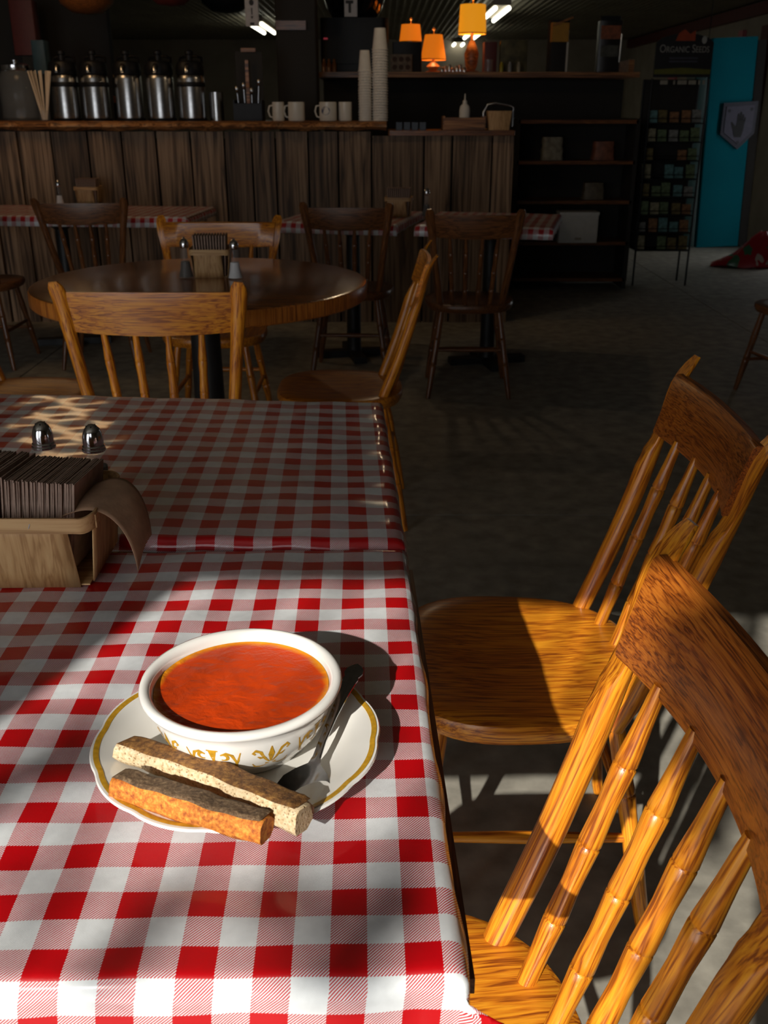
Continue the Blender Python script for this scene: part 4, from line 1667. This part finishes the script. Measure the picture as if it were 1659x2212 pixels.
tubes('nearest fluorescent light, right of the drum-shaded lamp', 1068, 32, 1.5)
tubes('fluorescent light seen just below the drum lamp shade', 1021, 76, 1.2)
tubes('fluorescent light between the two lit lamps, farthest away', 986, 100, 1.2)
tubes('fluorescent light beside the white hanging strip', 568, 62, 1.5)

# unseen warm pendant added to brighten the counter planks
def pendant(label, x, y, watts):
    t = thing('fill_pendant', label, 'lamp', (x, y, 2.02), 0, 'added fill lamps near the counter')
    MB().lathe([(.14, 0), (.12, .05), (.05, .11), (.03, .12), (.026, .12), (.045, .108), (.115, .048), (.136, 0)], 28).build('lamp_shade', MAT['black'], t, 40)
    MB().lathe([(.001, .02), (.02, .03), (.028, .055), (.015, .085), (.001, .09)], 16).build('bulb', plain('warm_bulb', (.9, .8, .6), .4, emit=(1, .72, .4), es=6), t, 40)
    MB().tube([(0, 0, .12), (0, 0, ZC - 2.02 - .012)], .004, 6).build('cord', MAT['black'], t)
    d = bpy.data.lights.new('fill_bulb', 'POINT')
    d.energy = watts
    d.color = (1, .74, .46)
    d.shadow_soft_size = .03
    lo = bpy.data.objects.new('fill_bulb', d)
    COL.objects.link(lo)
    lo.parent = t
    lo.location = (0, 0, -.01)


lg = thing('paper_lantern', 'round glowing paper lantern above the left back table', 'lamp', (-1.99, 5.78, 2.05))
MB().lathe([(.001, -.2)] + [(.2 * cos(a), .2 * sin(a)) for a in [radians(-80 + 10 * i) for i in range(17)]] + [(.001, .2)], 32).build('globe', plain('lit_paper', (.8, .6, .35), .8, emit=(1, .62, .30), es=4.5), lg, 180)
MB().tube([(0, 0, .19), (0, 0, ZC - 2.05 - .012)], .004, 6).build('cord', MAT['black'], lg)
pendant('added black fill lamp hanging above the joined back tables', .1, 5.72, 3)

# ------------------------------------------------------------------ right side: dark shelves, seed rack, teal column
ux0, ux1 = at(1118, 300, 7.6).x, at(1375, 300, 7.6).x
un = thing('shelf_unit', 'tall dark shelf unit right of the counter', 'shelf', ((ux0 + ux1) / 2, 7.75, 0))
w = ux1 - ux0
MB().box((0, .16, .62), (w, .02, 1.22)).build('back', MAT['darkwall'], un)
for x in (-w / 2, w / 2):
    MB().box((x, 0, .62), (.03, .34, 1.22)).build('side', MAT['darkwall'], un)
shz = [.09, .36, .66, .94, 1.22]
for z in shz:
    MB().box((0, 0, z - .012), (w, .34, .024)).build('shelf', MAT['dark_x'], un)
whitebox = thing('white_box', 'pale grey-white box low in the dark shelf unit', 'box', (at(1250, 500, 7.5).x, 7.60, .362))
MB().prism(rounded_rect(-.145, .145, -.09, .09, .008, 2), 0, .215).build('body', plain('grey_white_plastic', (.55, .54, .50), .5, noise=.05), whitebox, 30)
MB().box((0, -.091, .03), (.05, .003, .018)).build('label', MAT['wall'], whitebox)
MB().prism(rounded_rect(-.15, .15, -.094, .094, .008, 2), .2, .222).build('lid', plain('grey_white_lid', (.6, .59, .55), .5, noise=.05), whitebox, 30)
for px, zsh, c, lab, hh in ((1190, .942, (.28, .26, .2), 'crumpled pale bag on the upper shelf of the dark unit', .16), (1300, .942, (.18, .06, .03), 'dull brown box on the upper shelf of the dark unit', .13),
                            (1285, .662, (.1, .08, .05), 'small dark carton on the middle shelf of the dark unit', .12)):
    p = at(px, 350, 7.7)
    m = MB()
    rr = random.Random(px)
    R = []
    for j in range(6):
        f = 1 - .12 * j / 5 + (rr.uniform(-.05, .05) if c[1] > .2 else 0)
        R.append([(x * f + rr.uniform(-.004, .004), y * f, hh * j / 5) for x, y in rounded_rect(-.08, .08, -.06, .06, .02, 2)])
    m.rings(R)
    tag(m.build('bag' if c[1] > .2 else 'carton', plain('goods', c, .6, noise=.4, nscale=25), smooth=40, loc=(p.x, 7.7, zsh)), lab, 'bag' if c[1] > .2 else 'box')

# seed rack
RY = 7.9
rx0, rx1 = at(1388, 300, RY).x, at(1506, 300, RY).x
rw = rx1 - rx0
rk = thing('seed_rack', 'black wire seed rack with an arched sign on top', 'rack', ((rx0 + rx1) / 2, RY, 0))
for x in (-rw / 2, rw / 2):
    for y in (-.12, .12):
        MB().tube([(x, y, .0), (x, y, 1.5)], .008, 8).build('upright', MAT['black'], rk)
MB().box((0, .125, .88), (rw, .01, 1.24)).build('back_panel', MAT['darkwall'], rk)  # dark sheet added to black out the lighter wall seen through the rack
ztop = at(1445, 66, RY).z
zb = at(1445, 168, RY).z
hb = ztop - zb
hd = []
for i in range(17):
    a = i / 16
    hd.append((lerp(-rw / 2, rw / 2, a), hb * (.72 + .2 * sin(pi * a) ** .6)))
poly = [(rw / 2, 0), ] + hd[::-1] + [(-rw / 2, 0)]
sg = MB().prism(poly, -.006, .006, lambda a, b_, c: (a, c - .13, zb + b_)).build('header_board', plain('sign_black', (.008, .008, .009), .6), rk)
oc = plain('orange_print', (.35, .05, .01), .6)
m = MB()
m.prism([(-.07, .76 * hb), (.07, .76 * hb), (.068, .98 * hb), (.03, .9 * hb), (-.01, 1.0 * hb), (-.05, .92 * hb)], -.0085, -.006, lambda a, b_, c: (a, c - .13, zb + b_))
m.build('flower_print', oc, sg)
m = MB()
m.prism([(rw * .33 + .018 * cos(2 * pi * i / 18), .78 * hb + .026 * sin(2 * pi * i / 18)) for i in range(18)], -.0085, -.006, lambda a, b_, c: (a, c - .13, zb + b_))
m.build('round_seal', plain('seal_white', (.35, .35, .32), .6), sg)
m = MB()
m.prism([(-rw / 2 + .004, .02), (rw / 2 - .004, .02), (rw / 2 - .004, .16 * hb), (0, .2 * hb), (-rw / 2 + .004, .16 * hb)], -.0085, -.006, lambda a, b_, c: (a, c - .13, zb + b_))
m.build('green_band', plain('olive_print', (.12, .12, .01), .6), sg)
for zz in (.40, .33):
    MB().box((0, -.1385, zb + zz * hb), (rw * .5, .001, .012)).build('fine_print', plain('dim_print', (.05, .05, .07), .7), sg)


def text_mesh(s, size, mat, parent, loc, name='lettering', small=None):
    cu = bpy.data.curves.new('txt', 'FONT')
    cu.body = s
    cu.size = size
    cu.align_x = 'CENTER'
    cu.extrude = .0008
    if small:
        cu.small_caps_scale = small
        for i, ch in enumerate(s):
            if ch.islower():
                cu.body_format[i].use_small_caps = True
    ob = bpy.data.objects.new('txt', cu)
    COL.objects.link(ob)
    dg = bpy.context.evaluated_depsgraph_get()
    me = bpy.data.meshes.new_from_object(ob.evaluated_get(dg))
    bpy.data.objects.remove(ob)
    me.materials.clear()
    me.materials.append(mat)
    o = bpy.data.objects.new(name, me)
    COL.objects.link(o)
    o.parent = parent
    o.location = loc
    o.rotation_euler = (pi / 2, 0, 0)
    return o


lt = text_mesh('Organic Seeds', .074, plain('sign_letter', (.30, .29, .26), .6), sg, (0, -.1375, zb + .52 * hb), small=.78)
bb = [v.co.x for v in lt.data.vertices]
sx_ = (rw * .86) / (max(bb) - min(bb))
lt.scale = (sx_, 1, 1)
cols = [(.10, .22, .22), (.28, .25, .15), (.22, .22, .20), (.16, .12, .04), (.12, .17, .08), (.25, .12, .05)]
pk = [plain('packet_%d' % i, c, .6, noise=.5, nscale=40) for i, c in enumerate(cols)]
rr = random.Random(8)
for r_ in range(8):
    zsf = .27 + r_ * .132
    MB().box((0, 0, zsf), (rw, .26, .008)).build('wire_shelf', MAT['black'], rk)
    MB().tube([(-rw / 2, -.13, zsf + .035), (rw / 2, -.13, zsf + .035)], .003, 6).build('front_wire', MAT['black'], rk)
    for c in range(5):
        if rr.random() < .12:
            continue
        hh = rr.uniform(.07, .105)
        o = MB().prism(rounded_rect(-.034, .034, -.005, .005, .002, 1), 0, hh).build('seed_packet', pk[rr.randrange(6)], loc=((rx0 + rx1) / 2 - rw * .4 + c * rw * .2, RY - .06 + rr.uniform(-.03, .03), zsf + .006))
        o.rotation_euler = (radians(-10), 0, 0)
        tag(o, 'seed packet leaning on a shelf of the black seed rack', 'packet', 'seed packets in the rack')
lab = MB()
for i, (xx, ww) in enumerate(((-.30, .13), (-.12, .03), (.02, .16), (.2, .13), (.32, .03), (.40, .04))):
    lab.box((xx * rw, -.136, zb - .035), (ww * rw, .003, .028))
lab.build('price_strip', plain('strip_white', (.30, .28, .22), .6), rk)

# teal column with a shield sign
TY = 10.07
tb = [at(1515, 535, TY), at(1603, 535, TY), at(1540, 80, TY), at(1650, 80, TY)]
tx = (tb[0].x + tb[1].x + tb[2].x + tb[3].x) / 4
tw = .43
th_ = tb[2].z
tc_ = thing('teal_column', 'tall teal painted column by the right wall', 'column', (tx, TY, 0))
tc_.rotation_euler = (0, radians(-2.2), 0)
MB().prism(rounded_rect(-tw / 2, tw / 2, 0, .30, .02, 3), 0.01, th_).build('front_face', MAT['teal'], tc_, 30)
MB().prism(rounded_rect(-tw / 2 - .13, -tw / 2 - .002, .02, .32, .02, 3), 0.012, th_ - .02).build('side_face', MAT['tealdark'], tc_, 30)  # left side face coloured darker than the teal front
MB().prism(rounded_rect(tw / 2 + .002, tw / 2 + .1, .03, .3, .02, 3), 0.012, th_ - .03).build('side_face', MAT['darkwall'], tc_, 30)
e0 = at(1594, 272, TY - .02)
sh = thing('shield_sign', 'grey shield-shaped sign with a black hand on the teal column', 'sign', (e0.x, TY - .022, e0.z))
kk = TY / FPX
po_ = [(-34, 42), (34, 46), (34, -14), (4, -44), (-34, -16)]
MB().prism([(a * kk, b_ * kk) for a, b_ in po_][::-1], -.008, .018, lambda a, b_, c: (a, c, b_)).build('backing', plain('slate_grey', (.035, .035, .055), .5), sh)
MB().prism([(a * kk * .82, b_ * kk * .82 + .004) for a, b_ in po_][::-1], -.014, -.006, lambda a, b_, c: (a, c, b_)).build('plate', plain('lilac_grey', (.07, .066, .10), .5), sh)
hand = [(-7, -24), (6, -24), (9, -14), (10, 0), (12, 12), (10, 14), (8, 4), (7.5, 18), (5, 19), (4, 5), (3, 23), (0, 23), (-.5, 5), (-2, 20), (-5, 19), (-5, 3), (-7, -4), (-15, 5), (-17, 3), (-12, -9)]
MB().prism([(a * kk + .004, (b_ + 3) * kk) for a, b_ in hand], -.018, -.013, lambda a, b_, c: (a, c, b_)).build('hand_emblem', plain('emblem_black', (.004, .004, .005), .6), sh)
for a, b_ in ((-22, 28), (22, 31), (2, -31)):
    MB().prism([((a + 3.2 * cos(2 * pi * i / 12)) * kk, (b_ + 3.2 * sin(2 * pi * i / 12)) * kk) for i in range(12)], -.017, -.013, lambda a2, b2, c: (a2, c, b2)).build('stud', plain('stud_dark', (.02, .02, .03), .5), sh)
# small cyan piece left of the column, brightness put in as glow
p = at(1524, 148, 9.6)
t = thing('cyan_glow_piece', 'small blue plastic piece left of the teal column, cyan glow added', 'ornament', p)
MB().lathe([(.001, -.07), (.03, -.06), (.038, 0), (.03, .06), (.001, .07)], 16).build('body', plain('cyan_glow', (.02, .45, .6), .15, emit=(.02, .45, .75), es=.35), t, 40)
MB().tube([(0, 0, .06), (0, 0, ZC - p.z - .012)], .004, 6).build('cord', MAT['black'], t)

# red printed bag on the floor
p = atz(1608, 578, 0)
m = MB()
rr = random.Random(21)
R = []
prof = [(.15, 0), (.20, .015), (.20, .05), (.165, .11), (.125, .18), (.085, .25), (.03, .30)]
for r_, z in prof:
    R.append([((r_ * 1.15 * (1 + .08 * sin(3 * a + z * 14) + .05 * sin(7 * a) + (.5 * max(0, -cos(a)) ** 6 if z < .1 else 0))) * cos(a) + .35 * z, r_ * .75 * (1 + .08 * sin(4 * a)) * sin(a), z + .012 * sin(5 * a + 2) * (z > .01)) for a in [2 * pi * i / 36 for i in range(36)]])
m.rings(R)


def bag_mat():
    mm, nt, pr = _new('red_printed_bag')
    L = nt.links
    tcd = _n(nt, 'ShaderNodeTexCoord')
    nz = _n(nt, 'ShaderNodeTexNoise')
    nz.inputs['Scale'].default_value = 7.5
    nz.inputs['Detail'].default_value = 1.5
    nz.inputs['Distortion'].default_value = .6
    L.new(tcd.outputs['Object'], nz.inputs['Vector'])
    rp = _n(nt, 'ShaderNodeValToRGB')
    rp.color_ramp.interpolation = 'CONSTANT'
    e = rp.color_ramp.elements
    e[0].position, e[0].color = 0, (.05, .16, .08, 1)
    e[1].position, e[1].color = .38, (.40, .012, .02, 1)
    k = e.new(.62)
    k.color = (.5, .42, .35, 1)
    L.new(nz.outputs['Fac'], rp.inputs['Fac'])
    L.new(rp.outputs['Color'], pr.inputs['Base Color'])
    pr.inputs['Roughness'].default_value = .3
    return mm


tag(m.build('printed_sack', bag_mat(), smooth=60, loc=(p.x + .05, p.y + .05, 0)), 'red printed sack lying on the floor at the right edge', 'sack')
# ------------------------------------------------------------------ unseen tree outside the window, clumps placed to shade table and chair
tr = thing('shade_tree', 'unseen leafy tree outside the window, clumps placed to shade table and chair', 'tree', (-4.2, -4.3, 0))
MB().tube([(0, 0, -.1), (.05, 0, 1.2), (.2, .1, 2.4), (.6, .2, 3.4)], [.13, .11, .09, .06], 12).build('trunk', MAT['dark_z'], tr, 60)
org = Vector((-4.2, -4.3, 0))
rr = random.Random(77)


def back(px, py, z, k_):
    q = atz(px, py, z)
    return q - SUN * k_


leafm = plain('leaf_green', (.06, .14, .03), .6)
clumps = []                     # (centre, radius, leaves)
K = 2.0
for px, py, z, r_, n_ in ((0, 1690, .76, .05, 20), (230, 1600, .76, .04, 20), (780, 1960, .76, .035, 22), (740, 2080, .76, .035, 20), (300, 2050, .76, .035, 12), (120, 1880, .76, .05, 9), (560, 1960, .76, .03, 8)):
    clumps.append((back(px, py, z, K), r_, n_))
for q, r_, n_ in ((Vector((.28, .74, .85)), .035, 150), (Vector((.285, .70, .86)), .055, 300), (Vector((.29, .64, .86)), .06, 300), (Vector((.295, .575, .84)), .055, 200), (Vector((.285, .70, .79)), .05, 200), (Vector((.29, .61, .78)), .05, 160),
                  (Vector((.225, .48, .68)), .055, 260), (Vector((.245, .48, .76)), .055, 260), (Vector((.26, .47, .84)), .05, 160), (Vector((.21, .475, .60)), .04, 110)):  # these clumps are added to block sun on the closest chair's slat and post
    clumps.append((q - SUN * K, r_, n_))
m = MB()
for c_, r_, n_ in clumps:
    lc = c_ - org
    for _ in range(n_):
        v = Vector((rr.gauss(0, 1), rr.gauss(0, 1), rr.gauss(0, 1)))
        v = v.normalized() * r_ * rr.random() ** .5
        pz = lc + v
        s = rr.uniform(.018, .032)
        M_ = Matrix.Rotation(rr.uniform(0, 6.3), 3, 'Z') @ Matrix.Rotation(rr.uniform(-1, 1), 3, 'X')
        m.add([pz + M_ @ Vector(q) * s for q in ((-1, 0, 0), (-.3, .45, .05), (.5, .35, .05), (1, 0, 0), (.5, -.35, .05), (-.3, -.45, .05))], [(0, 1, 2, 3, 4, 5)])
lv = m.build('foliage', leafm, tr)
lv['kind'] = 'stuff'
m = MB()
for c_, r_, n_ in clumps:
    lc = c_ - org
    m.tube([(.5, .2, 3.2), (.9, .3, 4.0), ((lc.x + .9) / 2, lc.y - .1, 4.2), (lc.x, lc.y - .05, lc.z + .7), lc], [.05, .04, .022, .012, .004], 6)
m.build('branch', MAT['dark_z'], tr, 60)
